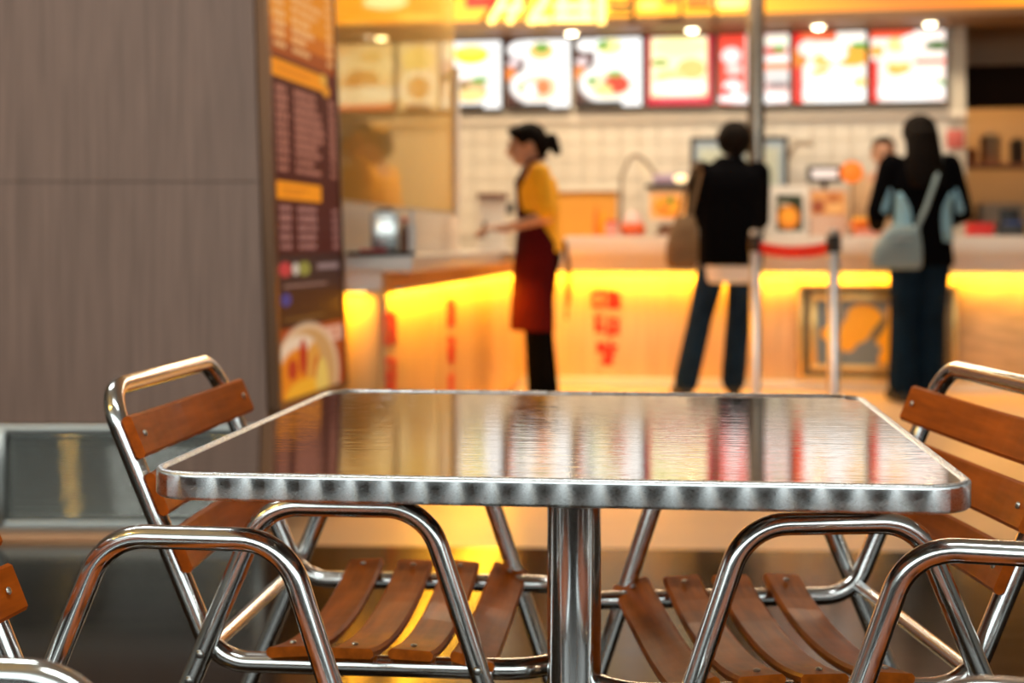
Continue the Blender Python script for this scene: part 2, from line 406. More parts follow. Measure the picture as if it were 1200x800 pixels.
# soffit and sign fascia above the menu boards
ZS = 2.585; TF = 1.72
b = MB(); b.box(((s0+s1+2.2)/2, -(TW-TF)/2, ZS+0.03), (s1-s0+2.2, TW-TF, 0.06))
struct(b.build('trim_1', MT['soffit'], None, (wo[0], wo[1], 0), -AY), 'brown soffit with downlights above the menu pictures', 'soffit')
fo = P(0, TF)
b = MB(); b.box(((s0+s1+2.2)/2, 0.05, ZS+0.30), (s1-s0+2.2, 0.06, 0.60))
struct(b.build('trim_2', MT['soffit'], None, (fo[0], fo[1], 0), -AY), 'brown fascia that carries the glowing sign', 'fascia')

# side wall end with the red notice
# dim neighbouring kitchen on the far right
TK = 4.6
k0, k1 = S(1090, TK), S(1420, TK); ko = P(0, TK)
b = MB(); b.box(((k0+k1)/2, .1, 1.55), (k1-k0, .2, 3.1)); struct(b.build('wall_right', mat('tan_wall', (.50, .34, .18), .6), None, (ko[0], ko[1], 0), -AY), 'cream wall of the dim kitchen at the far right', 'wall')
TB = 3.4; bo = P(0, TB); b0, b1 = S(1100, TB), S(1420, TB)
b = MB(); b.box(((b0+b1)/2, .04, (ZY(1165, 126, TB)+ZY(1165, 76, TB))/2), (b1-b0, .08, ZY(1165, 76, TB)-ZY(1165, 126, TB)))
struct(b.build('trim_3', mat('dark_brown_bulkhead', (.016, .007, .003), .7, spec=.1), None, (bo[0], bo[1], 0), -AY), 'dark bulkhead above the dim kitchen at the far right', 'bulkhead')
b = MB(); b.box(((b0+b1)/2, .04, (3.1+ZY(1165, 76, TB))/2), (b1-b0, .08, 3.1-ZY(1165, 76, TB)))
struct(b.build('trim_6', MT['soffit'], None, (bo[0], bo[1], 0), -AY), 'brown fascia above the dark bulkhead at the far right', 'fascia')
b = MB(); b.box(((b0+b1)/2, .8, ZY(1165, 76, TB)+.02), (b1-b0, 1.7, .04))
struct(b.build('trim_4', MT['soffit'], None, (bo[0], bo[1], 0), -AY), 'brown lowered ceiling over the dim kitchen', 'soffit')

# left pillar: laminate above, louvred steel plinth below, menu on its side
PD = 4.45
def pxX(px, d): return (px-600)/F*d
XB, XT = pxX(314, PD), pxX(297.5, PD)                    # right edge at rows 497 and 0
ZP = 0.352; ZT = EYE+HY*PD/F
def edge(z): return XB+(XT-XB)*(z-ZP)/(ZT-ZP)
SDx, SDy, SL = 0.1657, 0.986, 0.765
ZTOP = 3.1
v = []
for z in (ZP, ZTOP):
    e = edge(z); v += [(-3.2, PD, z), (e, PD, z), (e+SDx*SL, PD+SDy*SL, z), (-3.2, PD+SDy*SL, z)]
b = MB(); b.raw(v, [(3, 2, 1, 0), (4, 5, 6, 7), (0, 1, 5, 4), (1, 2, 6, 5), (2, 3, 7, 6), (3, 0, 4, 7)])
pil = struct(b.build('wall_left', mat('pillar_core', (0.06, 0.045, 0.04), 0.6)), 'grey brown wood laminate pillar on the left with menu on its side', 'pillar')
# laminate sheets with fine joints
zs = [ZP+0.004, ZY(120, 213, 0)*0+EYE+(HY-213)*PD/F, ZTOP-.01]
xcuts = [-3.2, -1.95, None]
for j in range(2):
    z0, z1 = zs[j]+.0015, zs[j+1]-.0015
    for i in range(2):
        x0 = xcuts[i]+.0015
        x1a = (xcuts[i+1]-.0015) if xcuts[i+1] is not None else edge(z0)
        x1b = (xcuts[i+1]-.0015) if xcuts[i+1] is not None else edge(z1)
        q = MB(); q.raw([(x0, PD-.012, z0), (x1a, PD-.012, z0), (x1b, PD-.012, z1), (x0, PD-.012, z1), (x0, PD, z0), (x1a, PD, z0), (x1b, PD, z1), (x0, PD, z1)],
                        [(0, 1, 2, 3), (0, 4, 5, 1), (1, 5, 6, 2), (2, 6, 7, 3), (3, 7, 4, 0)])
        q.build('panel', MT['laminate'], pil)
# plinth
pl = empty('trim_5', (0, PD, 0)); struct(pl, 'louvred steel plinth under the laminate pillar', 'plinth')
b = MB(); b.box(((-3.2+XB)/2, 0.42, 0.17), (XB+3.2, 0.8, 0.34)); b.build('plinth_core', MT['dark'], pl)
b = MB()
b.rbox(((-3.2+XB)/2, 0.0, ZP-.012), (XB+3.2, 0.05, 0.030), .004)
b.rbox(((-3.2+XB)/2, 0.0, 0.040), (XB+3.2, 0.05, 0.034), .004)
for px in (2, 304, -300): b.rbox((pxX(px, PD), -0.004, 0.19), (0.034, 0.05, 0.30), .004)
b.build('plinth_frame', MT['frame_steel'], pl)
b = MB(); b.rbox(((-3.2+XB)/2, -0.01, 0.010), (XB+3.2, 0.09, 0.02), .004); b.build('base_strip', mat('copper_strip', (0.60, 0.33, 0.18), 0.35, 0.6), pl)
nsl = 12; zl0, zl1 = 0.060, ZP-.03; ph = (zl1-zl0)/nsl
sb = MB()
ns = 8; L0, L1 = -3.18, XB-.005; vs = []
for k in range(ns+1):
    a = -math.pi/2+math.pi*k/ns
    for x in (L0, L1): vs.append((x, -0.012*math.cos(a), ph*0.45*math.sin(a)))
sb.raw(vs, [(2*k, 2*k+1, 2*k+3, 2*k+2) for k in range(ns)], True)
sme = sb.mesh('slat', MT['brushed'])
for k in range(nsl): add('slat', sme, None, pl, (0, 0.012, zl0+ph*(k+.5)))

# ================================================================== TABLE
TX, TY, TZ, TROT = 0.068, 1.558, 0.72, R(-6.0)
HS = 0.357
def rrect(h, r, n=8):
    pts = []
    for (cx, cy, a0) in ((h-r, h-r, 0), (-h+r, h-r, 90), (-h+r, -h+r, 180), (h-r, -h+r, 270)):
        for k in range(n+1):
            a = R(a0+90*k/n); pts.append((cx+r*math.cos(a), cy+r*math.sin(a)))
    return pts
tab = tag(empty('cafe_table', (TX, TY, 0), TROT), 'square steel cafe table with engine-turned rim on a single round column', 'table')
b = MB(); b.prism(rrect(HS-.006, .042), 0.012, 'xy', TZ-.0135); b.build('table_top', MT['top'], tab)
prof = [(.0085, TZ-.0015), (.0065, TZ+.0005), (.004, TZ+.0012), (.0015, TZ+.0004), (.0004, TZ-.0010), (0, TZ-.003), (0, TZ-.0205), (.0005, TZ-.0222), (.0022, TZ-.0236), (.006, TZ-.0240), (.010, TZ-.023)]
vs = []; us = []; NP = len(prof)
base = rrect(HS, .048, 10)
# subdivide straight runs
out = []
for i in range(len(base)):
    a = Vector(base[i]).to_3d(); c = Vector(base[(i+1) % len(base)]).to_3d(); n = max(1, int((c-a).length/0.02))
    for k in range(n): out.append(a.lerp(c, k/n))
N = len(out); arc = [0]
for i in range(N): arc.append(arc[-1]+(out[(i+1) % N]-out[i]).length)
for i in range(N):
    t = (out[(i+1) % N]-out[i-1]).normalized(); nrm = Vector((t.y, -t.x, 0))
    for (o_, z) in prof: vs.append((out[i].x-nrm.x*o_, out[i].y-nrm.y*o_, z))
fs = []; fu = []
for i in range(N):
    j = (i+1) % N
    for k in range(NP-1):
        fs.append((i*NP+k, i*NP+k+1, j*NP+k+1, j*NP+k))
        fu += [(arc[i], prof[k][1]-TZ), (arc[i], prof[k+1][1]-TZ), (arc[i+1], prof[k+1][1]-TZ), (arc[i+1], prof[k][1]-TZ)]
me = bpy.data.meshes.new('rim'); me.from_pydata(vs, [], fs); uvl = me.uv_layers.new(name='UVMap')
uvl.data.foreach_set('uv', [c for p in fu for c in p]); me.polygons.foreach_set('use_smooth', [True]*len(fs)); me.materials.append(MT['rim'])
add('rim', me, None, tab)
b = MB(); b.rbox((0, 0, TZ-.030), (0.40, 0.05, 0.018)); b.rbox((0, 0, TZ-.030), (0.05, 0.40, 0.018)); b.build('support_bracket', MT['rubber'], tab)
b = MB(); b.lathe([(0.0295, 0.05), (0.0295, TZ-.04), (0.05, TZ-.038), (0.05, TZ-.033)], n=40); b.build('column', MT['steel'], tab)
b = MB(); b.lathe([(0.05, 0.045), (0.048, 0.06), (0.0335, 0.066), (0.0335, 0.085)], n=32); b.build('collar', MT['alu'], tab)
for k in range(4):
    a = R(45+90*k); q = MB(); d = Vector((math.cos(a), math.sin(a), 0))
    q.tube([d*0.03+Vector((0, 0, .045)), d*0.2+Vector((0, 0, .035)), d*0.33+Vector((0, 0, .026))], [0.024, 0.02, 0.016], n=12)
    f = q.build('base_arm', MT['alu'], tab)
    q = MB(); q.lathe([(0.02, 0), (0.02, .012), (.014, .014)], c=d*0.32, n=16); q.build('foot_pad', MT['rubber'], f)

# ================================================================== CHAIRS
RT = 0.0122
def curved_slat(length, width, th, bow, tilt, nrm_mode, n=12):
    """slat along y; bow pulls the middle along -normal; local normal = z"""
    b = MB(); vs = []; hw, ht = width/2, th/2; c = 0.0035
    sec = [(-hw+c, -ht), (hw-c, -ht), (hw, -ht+c), (hw, ht-c), (hw-c, ht), (-hw+c, ht), (-hw, ht-c), (-hw, -ht+c)]
    for i in range(n+1):
        y = -length/2+length*i/n; dz = -bow*(1-(2*y/length)**2)
        k = 0.0015 if i in (0, n) else 0
        for (x, z) in sec: vs.append((x*(1-k*10), y, z+dz))
    m = len(sec)
    fs = [(i*m+k, i*m+(k+1) % m, (i+1)*m+(k+1) % m, (i+1)*m+k) for i in range(n) for k in range(m)]
    fs += [tuple(range(m-1, -1, -1)), tuple(n*m+k for k in range(m))]
    b.raw(vs, fs, False)
    bm_me = b.mesh('slat')
    return bm_me
def make_chair():
    ch = empty('armchair')
    HW = 0.203; zr = 0.437
    loop = fillet([(.215, -HW, zr), (-.192, -HW, zr), (-.324, -HW, .750), (-.324, HW, .750), (-.192, HW, zr), (.215, HW, zr)],
                  [.075, .060, .048, .048, .060, .075], True, 9)
    # insert points on long straights for even shading
    MB().tube(loop, RT, True, 16).build('frame_tube', MT['alu'], ch)
    for sgn in (-1, 1):
        y = sgn*(HW+0.025)
        path = fillet([(-.385, y, .012), (-.128, y, .623), (.058, y, .623), (.262, y, .012)], [0, .062, .062, 0], False, 10)
        arm = MB().tube(path, RT, False, 16).build('arm_tube', MT['alu'], ch)
        for q in (path[0], path[-1]):
            MB().lathe([(.0105, 0), (.0145, .002), (.0145, .03), (.0125, .031)], c=(q.x, q.y, 0), n=16).build('foot_cap', MT['rubber'], arm)
        for (z, rear) in ((.455, 1), (.425, 1), (.445, 0)):
            x = -.385+(z-.012)*(.257/.611) if rear else .262-(z-.012)*(.204/.611)
            q = MB(); q.ell((x, y+sgn*(RT-.001), z), (.0052, .0035, .0052), nu=12, nv=8)
            q.build('bolt', MT['bolt'], arm)
    MB().tube([(-.198, -HW-.01, .452), (-.198, HW+.01, .452)], .0085, n=14).build('crossbar', MT['alu'], ch)
    # seat slats
    sm = curved_slat(.452, .052, .012, .026, 0, 0); sm.materials.append(MT['slat'])
    q = MB(); q.ell((0, 0, 0), (.0042, .0042, .002), nu=10, nv=6); scr = q.mesh('screw', MT['bolt'])
    for i, (x, tl) in enumerate(((-.100, -4), (-.028, 0), (.040, 3), (.110, 16))):
        o = add('seat_slat', sm, None, ch); o.location = (x, 0, zr+RT+.0075-(.006 if i == 3 else 0)); o.rotation_euler = (0, R(tl), 0)
        for sg in (-1, 1): s = add('screw', scr, None, o); s.location = (0, sg*.203, .0045)
    bm_ = curved_slat(.452, .052, .012, .020, 0, 0); bm_.materials.append(MT['slat_b'])
    ang = math.atan2(.132, .313)                        # lean of the uprights
    for z in (.690, .625, .560):
        x = -.192-(z-zr)*(.132/.313)
        off = RT+.0075
        o = add('back_slat', bm_, None, ch)
        # local z (normal) must point forward and up
        o.location = (x+off*math.cos(ang), 0, z+off*math.sin(ang)); o.rotation_euler = (0, math.pi/2-ang, 0)
        for sg in (-1, 1): s = add('screw', scr, None, o); s.location = (0, sg*.203, .0055)
    return ch
chA = make_chair()
def place(ch, x, y, yaw, label):
    ch.location = (x, y, 0); ch.rotation_euler = (0, 0, R(yaw)); tag(ch, label, 'chair', 'aluminium armchairs with wooden slats')
place(chA, -.133, 1.83, -5.4, 'aluminium armchair with wood slats tucked under the table, left of its column')
place(copy_tree(chA), .289, 1.735, -176, 'aluminium armchair with wood slats tucked under the table, right of its column')
place(copy_tree(chA), -.316, 1.204, -7.7, 'nearest left armchair, mostly cut off, its arm before the table corner')
place(copy_tree(chA), .385, 1.152, 165, 'nearest right armchair, mostly cut off, its arm before the right table corner')

# ================================================================== COUNTERS
ZL = 0.965
co = P(0, 0)
cs0, cs1 = S(612, 0), S(1330, 0)
ctr = tag(empty('serving_counter', (co[0], co[1], 0), -AY), 'long food counter with white ledge and amber lit wood front', 'counter')
b = MB(); b.box(((cs0+cs1)/2, .36, .42), (cs1-cs0, .66, .84)); b.build('body', MT['white_warm'], ctr)
e0 = S(662, -.12)
b = MB(); b.rbox(((e0+cs1)/2, .23, ZL-.0625), (cs1-e0, .74, .125), .008); b.build('ledge', MT['ledge'], ctr)
b = MB(); b.rbox(((cs0+cs1)/2, .02, .795), (cs1-cs0, .18, .095), .005); b.build('fascia', MT['ledge'], ctr)
cuts = [612, 818, 932, 1124, 1330]; ms = ['panel_wood', 'panel_wood', 'panel_right', 'panel_right']
for i in range(4):
    a0, a1 = S(cuts[i], 0), S(cuts[i+1], 0)
    b = MB(); b.rbox(((a0+a1)/2, .015, .385), (a1-a0-.006, .03, .66), .003); b.build('panel', MT[ms[i]], ctr)
b = MB(); b.rbox(((cs0+cs1)/2, .0, .03), (cs1-cs0, .06, .06), .003); b.build('kick_strip', MT['white'], ctr)
def led(name, p, ln, rz, pw, label):
    e = tag(empty(name, (p[0], p[1], p[2]), rz), label, 'light strip')
    b = MB(); b.rbox((0, 0, .006), (ln, .03, .012), .002); b.build('channel', MT['frame_steel'], e)
    b = MB(); b.box((0, 0, -.0015), (ln-.02, .014, .003)); b.build('diffuser', MT['led'], e)
    area('led_light', (0, 0, -.006), (ln-.02, .03), pw, (1.0, 0.48, 0.02), (0, 0, 0), e)
    return e
pc = P((cs0+cs1)/2, -.035)
led('led_strip', (pc[0]+.06*U[0], pc[1]+.06*U[1], .735), cs1-cs0-.20, -AY, 24, 'amber light strip under the long counter ledge')

# wing counter towards the camera
WA = Vector((pxX(448, 5.33), 5.33, 0)); WB = Vector((P(cs0, 0)[0], P(cs0, 0)[1], 0))
wd = (WB-WA); WL = wd.length; wd.normalize(); wrz = math.atan2(wd.y, wd.x)
wing = tag(empty('wing_counter', WA, wrz), 'lower white wing counter running towards the pillar, amber lit side', 'counter')
# local: x along wing away from camera, -y is the right (public) side
b = MB(); b.box((WL/2-.03, .26, .41), (WL-.06, .48, .80)); b.build('body', MT['white_warm'], wing)
b = MB(); b.rbox((WL/2-.08, .19, .8435), (WL-.02, .64, .061), .006); b.build('worktop', MT['ledge'], wing)
b = MB(); b.rbox((WL/2, .005, .778), (WL, .03, .068), .003); b.build('fascia', mat('orange_wood_fascia', (0.60, 0.30, 0.12), .45, var=.1, scale=5), wing)
b = MB(); b.rbox((-.012, .25, .778), (.03, .50, .068), .003); b.build('end_fascia', MT['white'], wing)
for i in range(4):
    a0, a1 = WL*i/4, WL*(i+1)/4
    b = MB(); b.rbox(((a0+a1)/2, .005, .385), (a1-a0-.006, .03, .70), .003); b.build('panel', MT['panel_wing'], wing)
b = MB(); b.rbox((-.004, .25, .385), (.03, .48, .70), .003); b.build('end_panel', MT['panel_wing'], wing)
pw_ = WA+wd*(WL/2-.10)+Vector((wd.y, -wd.x, 0))*.045
led('led_strip', (pw_.x, pw_.y, .738), WL-.3, wrz, 30, 'amber light strip along the wing counter side')
pe = WA-wd*.06+Vector((-wd.y, wd.x, 0))*.25
led('led_strip', (pe.x, pe.y,   .738), .42, wrz+R(90), 5, 'short amber light strip under the end of the wing counter')
# low screen, glass and post on the wing
def wloc(x, y): return WA+wd*x+Vector((-wd.y, wd.x, 0))*y
b = MB(); b.rbox((1.36, .22, .975), (2.75, .05, .20), .004)
o = b.build('low_screen', MT['white_warm'], None, WA, wrz); tag(o, 'low cream screen on the wing counter under the glass', 'screen')
gl = tag(empty('glass_partition', wloc(1.36, .22)+Vector((0, 0, 1.075)), wrz), 'tall glass partition with yellow sign haze tinted in, on the low screen', 'partition')
b = MB(); b.box((-.02, 0, .85), (2.66, .008, 1.70)); b.build('glass_pane', MT['glass'], gl)
b = MB(); b.rbox((1.34, 0, .42), (.06, .05, .84), .004); b.build('post', MT['white'], gl)
b = MB(); b.rbox((-.02, 0, .008), (2.66, .03, .016), .002); b.build('channel', MT['frame_steel'], gl)

# red vertical calligraphy on the counter fronts (unreadable leaf-shaped seal)
def seal(name, loc, rz, h, wdt, label):
    e = tag(empty(name, loc, rz), label, 'sign', 'red vertical seals on the counter')
    def hw(v): return wdt/2*(1-max(0, (v-.45)/.55)**2*.72)*(0.9 if v < .05 else 1)
    st = [('h', .02, -.9, -.1), ('v', .02, -.8, .22), ('v', .0, -.2, .2), ('h', .20, -.9, .0), ('blk', .06, .1, .95, .25), ('h', .03, .0, .8),
          ('h', .33, -.8, -.1), ('v', .33, -.6, .55), ('h', .44, -.8, -.1), ('v', .34, .2, .60), ('h', .36, .1, .9), ('h', .46, .05, .9), ('h', .53, .0, .9), ('v', .36, .75, .52), ('v', .42, -.25, .56),
          ('blk', .66, -.75, .0, .80), ('h', .70, -.1, .9), ('h', .77, -.1, .85), ('v', .64, .45, .95), ('blk', .80, -.25, .5, .95), ('h', .88, -.6, .6)]
    for k in st:
        b = MB(); q = 0.020
        if k[0] == 'h':
            _, v0, a, c = k; w_ = hw(v0); b.rbox(((a+c)/2*w_, 0, h*(1-v0)-q/2), ((c-a)*w_, .004, q*1.3), .0015)
        elif k[0] == 'v':
            _, v0, a, v1 = k; w_ = hw((v0+v1)/2); b.rbox((a*w_, 0, h*(1-(v0+v1)/2)), (q*1.3, .004, h*(v1-v0)), .0015)
        else:
            _, v0, a, c, v1 = k; w_ = hw((v0+v1)/2); b.rbox(((a+c)/2*w_, 0, h*(1-(v0+v1)/2)), ((c-a)*w_, .004, h*(v1-v0)), .0015)
        b.build('stroke', MT['red'], e)
p = P(S(710, -.003), -.003)
seal('red_seal', (p[0], p[1], .11), -AY, .52, .20, 'red vertical calligraphy seal facing us between server and black-jacketed customer')
for px, lab in ((458, 'red calligraphy seal on the amber wing side nearest the pillar'), (529, 'red calligraphy seal on the amber wing side nearest the server')):
    k = (px-600)/F; off = Vector((wd.y, -wd.x, 0))*.013; A2 = WA+off
    t = (k*A2.y-A2.x)/(wd.x-k*wd.y); q = A2+wd*t
    seal('red_seal', (q.x, q.y, .12), wrz, .55, .22, lab)

# framed poster on the counter front
fr0, fr1 = S(936, -.03), S(1121, -.03); pz0, pz1 = .066, .665
fp = P((fr0+fr1)/2, -.03); fw = fr1-fr0
fr = tag(empty('framed_poster', (fp[0], fp[1], 0), -AY), 'gold framed grey poster with yellow map shapes on the counter front', 'poster')
def ring(w0, h0, w1, h1, th, cz, y):
    b = MB()
    b.rbox((0, y, cz+(h0+h1)/4), (w0, th, (h0-h1)/2), .004); b.rbox((0, y, cz-(h0+h1)/4), (w0, th, (h0-h1)/2), .004)
    b.rbox(((w0+w1)/4, y, cz), ((w0-w1)/2, th, h1), .004); b.rbox((-(w0+w1)/4, y, cz), ((w0-w1)/2, th, h1), .004); return b
pcz = (pz0+pz1)/2; ph_ = pz1-pz0
ring(fw, ph_, fw-.05, ph_-.05, .03, pcz, 0).build('outer_frame', MT['gold'], fr)
ring(fw-.05, ph_-.05, fw-.14, ph_-.14, .016, pcz, .004).build('mat_border', mat('olive_border', (.16, .12, .055), .4), fr)
ring(fw-.14, ph_-.13, fw-.22, ph_-.20, .026, pcz, .0).build('inner_frame', MT['gold'], fr)
iw, ih = fw-.22, ph_-.20
yl = (255, 188, 30)
pr = [('e', .40, .26, .15, .20, yl, 10), ('e', .33, .45, .13, .22, yl, -15), ('e', .25, .62, .09, .18, yl), ('e', .10, .52, .07, .10, yl), ('e', .68, .18, .10, .18, yl, 30),
      ('e', .62, .48, .12, .30, yl, 30), ('e', .74, .40, .10, .28, yl, 35), ('e', .60, .80, .06, .24, yl, 35), ('e', .52, .44, .035, .22, (110, 105, 80), 32), ('e', .66, .50, .012, .2, (120, 100, 50), 32),
      ('r', .80, 0, 1, 1, (24, 20, 18)), ('e', .80, .5, .06, .2, yl, 20)]
pm = paint(iw, ih, 70, 60, (122, 138, 148), pr, 'poster_print'); pm.materials.append(MT['print'])
add('print', pm, None, fr, (-iw/2, .002, pcz-ih/2))

# ================================================================== MENU BOARDS, SIGN, DOWNLIGHTS
TM = TW-.09
W_ = (250, 248, 244); OR = (235, 120, 30); GR = (90, 150, 40); DB = (70, 22, 18); RD = (215, 25, 25); CRM = (250, 238, 190)
def bowl(cx, cy, rx, ry, food):
    return [('e', cx, cy, rx, ry, (222, 215, 205)), ('e', cx, cy, rx*.93, ry*.90, W_), ('e', cx, cy+.03, rx*.72, ry*.66, food)]
def txt(x, y0, y1, c=(150, 145, 140), n=9, wd_=.05):
    return [('r', x, y0+(y1-y0)*i/n, x+wd_, y0+(y1-y0)*(i+.62)/n, c) for i in range(n)]
PIC = {
 1: ((236, 205, 150), [('e', .5, .35, .5, .25, (245, 225, 175)), ('e', .45, .55, .30, .16, (215, 160, 80)), ('e', .5, .78, .55, .14, (248, 235, 205)), ('r', 0, .93, 1, 1, (225, 110, 60)), ('e', .6, .2, .2, .1, (230, 190, 110))]),
 2: ((240, 215, 165), [('e', .5, .25, .4, .18, (250, 225, 130)), ('e', .5, .68, .48, .28, (250, 240, 215)), ('e', .5, .68, .32, .17, (220, 170, 90)), ('r', .2, .93, .8, 1, (120, 80, 50))]),
 3: (W_, [('r', 0, .28, .2, .60, DB), ('e', .08, .38, .12, .08, (225, 190, 190)), ('e', .50, .20, .30, .14, (250, 205, 40)), ('e', .48, .14, .28, .07, (250, 225, 90))]+bowl(.46, .70, .44, .27, (205, 165, 120))+[('e', .50, .80, .26, .10, (235, 205, 130)), ('e', .64, .58, .16, .05, GR), ('e', .36, .66, .1, .05, (120, 90, 50)), ('r', .22, .945, .70, 1, (30, 25, 25))]+txt(.86, .1, .9)),
 4: (W_, [('r', 0, 0, .30, 1, DB), ('e', .24, .14, .22, .13, W_), ('e', .55, .17, .2, .13, (235, 190, 110)), ('e', .56, .12, .12, .07, GR), ('e', .12, .34, .1, .06, (220, 200, 200)), ('e', .05, .50, .10, .10, OR)]+bowl(.52, .68, .46, .28, (240, 205, 165))+[('e', .40, .74, .13, .10, W_), ('e', .58, .70, .12, .12, (225, 120, 70)), ('e', .23, .70, .05, .06, GR), ('r', .05, .95, .68, 1, (35, 20, 20)), ('r', .80, 0, 1, 1, W_)]+txt(.87, .1, .9)),
 5: (W_, [('r', 0, 0, .30, 1, DB), ('e', .18, .10, .16, .1, W_), ('e', .52, .13, .20, .12, (240, 225, 150)), ('e', .42, .10, .1, .06, GR), ('e', .10, .34, .1, .06, (220, 200, 200)), ('e', .06, .50, .10, .10, OR)]+bowl(.52, .66, .46, .30, (240, 225, 185))+[('e', .62, .68, .20, .14, (200, 60, 40)), ('e', .25, .62, .09, .06, GR), ('e', .60, .52, .12, .05, (120, 170, 70)), ('e', .42, .76, .14, .08, (240, 215, 130)), ('r', .05, .93, .72, 1, (30, 22, 22)), ('r', .84, 0, 1, 1, W_)]+txt(.88, .1, .9)),
 6: ((200, 20, 50), [('r', .06, .02, .93, .88, (250, 240, 190)), ('e', .5, .15, .4, .14, (245, 240, 165)), ('e', .20, .38, .14, .06, (150, 165, 70)), ('e', .68, .48, .22, .15, (235, 185, 100)), ('e', .35, .58, .22, .1, (235, 200, 130)), ('e', .50, .74, .42, .11, (252, 248, 235)), ('e', .5, .9, .35, .03, (225, 90, 110))]),
 7: ((245, 205, 195), [('r', 0, 0, .38, 1, (225, 60, 40)), ('e', .18, .3, .14, .12, (250, 220, 215)), ('e', .22, .5, .12, .08, (250, 200, 190)), ('e', .2, .75, .14, .1, (250, 235, 230)), ('e', .1, .85, .1, .08, RD), ('e', .85, .10, .2, .07, (225, 235, 210)), ('e', .80, .24, .18, .06, (190, 50, 40)), ('e', .86, .22, .08, .05, GR), ('e', .85, .38, .2, .05, W_), ('r', .6, .42, 1, .50, (240, 120, 50)), ('e', .85, .62, .22, .07, (200, 200, 195)), ('e', .85, .74, .2, .05, (120, 100, 100)), ('e', .5, .92, .55, .07, W_)]),
 8: ((250, 238, 225), [('r', 0, 0, .12, 1, (225, 35, 25)), ('e', .08, .35, .12, .14, OR), ('r', .1, 0, .6, .12, (235, 95, 50)), ('e', .20, .22, .14, .12, (252, 225, 215)), ('e', .42, .40, .16, .10, (245, 180, 90)), ('e', .80, .35, .26, .14, (245, 160, 40)), ('e', .92, .20, .14, .06, GR), ('e', .58, .3, .16, .12, W_), ('e', .38, .58, .13, .07, (240, 170, 60)), ('e', .6, .80, .48, .22, W_), ('e', .92, .72, .1, .08, (240, 205, 130)), ('e', .07, .75, .07, .12, (215, 30, 20))]),
 9: ((250, 228, 215), [('r', 0, 0, .6, .10, (235, 80, 45)), ('r', 0, .42, .10, 1, (220, 35, 25)), ('e', .08, .28, .10, .08, (245, 160, 60)), ('e', .34, .2, .12, .1, (245, 205, 130)), ('e', .7, .15, .3, .12, (252, 235, 225)), ('e', .90, .22, .18, .07, (50, 90, 25)), ('r', .6, .42, 1, .47, (235, 90, 55)), ('e', .38, .53, .16, .10, (245, 165, 50)), ('e', .38, .46, .2, .03, (250, 225, 160)), ('e', .92, .75, .1, .045, GR), ('e', .55, .85, .45, .15, W_), ('e', .65, .66, .3, .08, (252, 238, 225))]),
}
XR = {1: (394, 462), 2: (466, 515), 3: (517, 588), 4: (592, 669), 5: (673, 753), 6: (757, 836), 7: (841, 926), 8: (929, 1016), 9: (1019, 1109)}
LAB = {1: 'pale orange food lightbox nearest the pillar, seen through the glass', 2: 'narrow cream food lightbox, second from the pillar, behind the glass', 3: 'white lightbox with yellow dish above a bowl, third from the pillar',
       4: 'dark red and white noodle bowl lightbox above the server', 5: 'dark red and white lightbox with red meat in its bowl, beside the crimson one', 6: 'lightbox with crimson border and cream yellow dish',
       7: 'red and white lightbox crossed by the steel pole', 8: 'lightbox with orange dish, between the steel pole and the last one', 9: 'rightmost lightbox with orange bowl and green garnish'}
ZB0, ZB1 = ZY(590, 128, TM), ZY(590, 46, TM)
for i in range(1, 10):
    a0, a1 = S(XR[i][0], TM), S(XR[i][1], TM); q = P((a0+a1)/2, TM); wd2 = a1-a0; hh = ZB1-ZB0
    e = tag(empty('menu_lightbox', (q[0], q[1], ZB0), -AY), LAB[i], 'menu board', 'food picture lightboxes')
    b = MB(); b.rbox((0, .045, hh/2), (wd2, .08, hh), .004); b.build('case', MT['dark'], e)
    bs, pr = PIC[i]; pm = paint(wd2-.016, hh-.022, 44, 46, bs, pr, 'picture'); pm.materials.append(MT['screen'])
    add('picture', pm, None, e, (-(wd2-.016)/2, .003, .011))

# glowing sign on the fascia
TG = TF+.012
g0, g1 = S(330, TG), S(1260, TG); gz0, gz1 = ZS+.008, ZS+.56
gq = P(0, TG)
sg = tag(empty('glowing_sign', (gq[0], gq[1], gz0), -AY), 'long yellow backlit shop sign along the top, cut by the frame', 'sign')
def ux(px): return (S(px, TG)-g0)/(g1-g0)
gh = gz1-gz0
def vy(py): return 1-(ZY(700, py, TG)-gz0)/gh
pr = [('e', ux(452), vy(-5), .03, .10, (255, 250, 200)), ('e', ux(420), vy(22), .03, .03, (255, 215, 110)), ('e', ux(490), vy(15), .03, .05, (255, 200, 80)),  # left blobs paint lamp glow and glass reflections onto the sign face
      ('r', ux(545), vy(-20), ux(585), vy(6), (225, 20, 0)), ('r', ux(545), vy(-70), ux(585), vy(-20), (240, 120, 10)),
      ('e', ux(660), vy(8), .09, .10, (255, 205, 60)), ('e', ux(727), vy(6), .018, .055, (110, 50, 15)), ('e', ux(727), vy(4), .008, .03, (230, 130, 30)),
      ('e', ux(786), vy(2), .010, .05, (150, 45, 10)), ('e', ux(820), vy(2), .018, .045, (110, 40, 12)), ('e', ux(818), vy(0), .007, .02, (220, 90, 20)),
      ('e', ux(862), vy(8), .03, .08, (255, 235, 120)), ('e', ux(760), vy(8), .014, .06, (255, 200, 90)),
      ('e', ux(1090), vy(0), .17, .4, (176, 88, 14), 0, 1.2)]
pm = paint(g1-g0, gh, 300, 50, (248, 160, 25), pr, 'sign_face'); pm.materials.append(MT['sign_lit'])
add('sign_face', pm, None, sg, (g0, -.002, 0))
MT['glyph'] = mat('glowing_glyph', (1, .8, .3), .4, emit=(1.0, 0.70, 0.18), es=3.0)
MT['glyph_dark'] = mat('brown_glyph', (.10, .03, .01), .4)
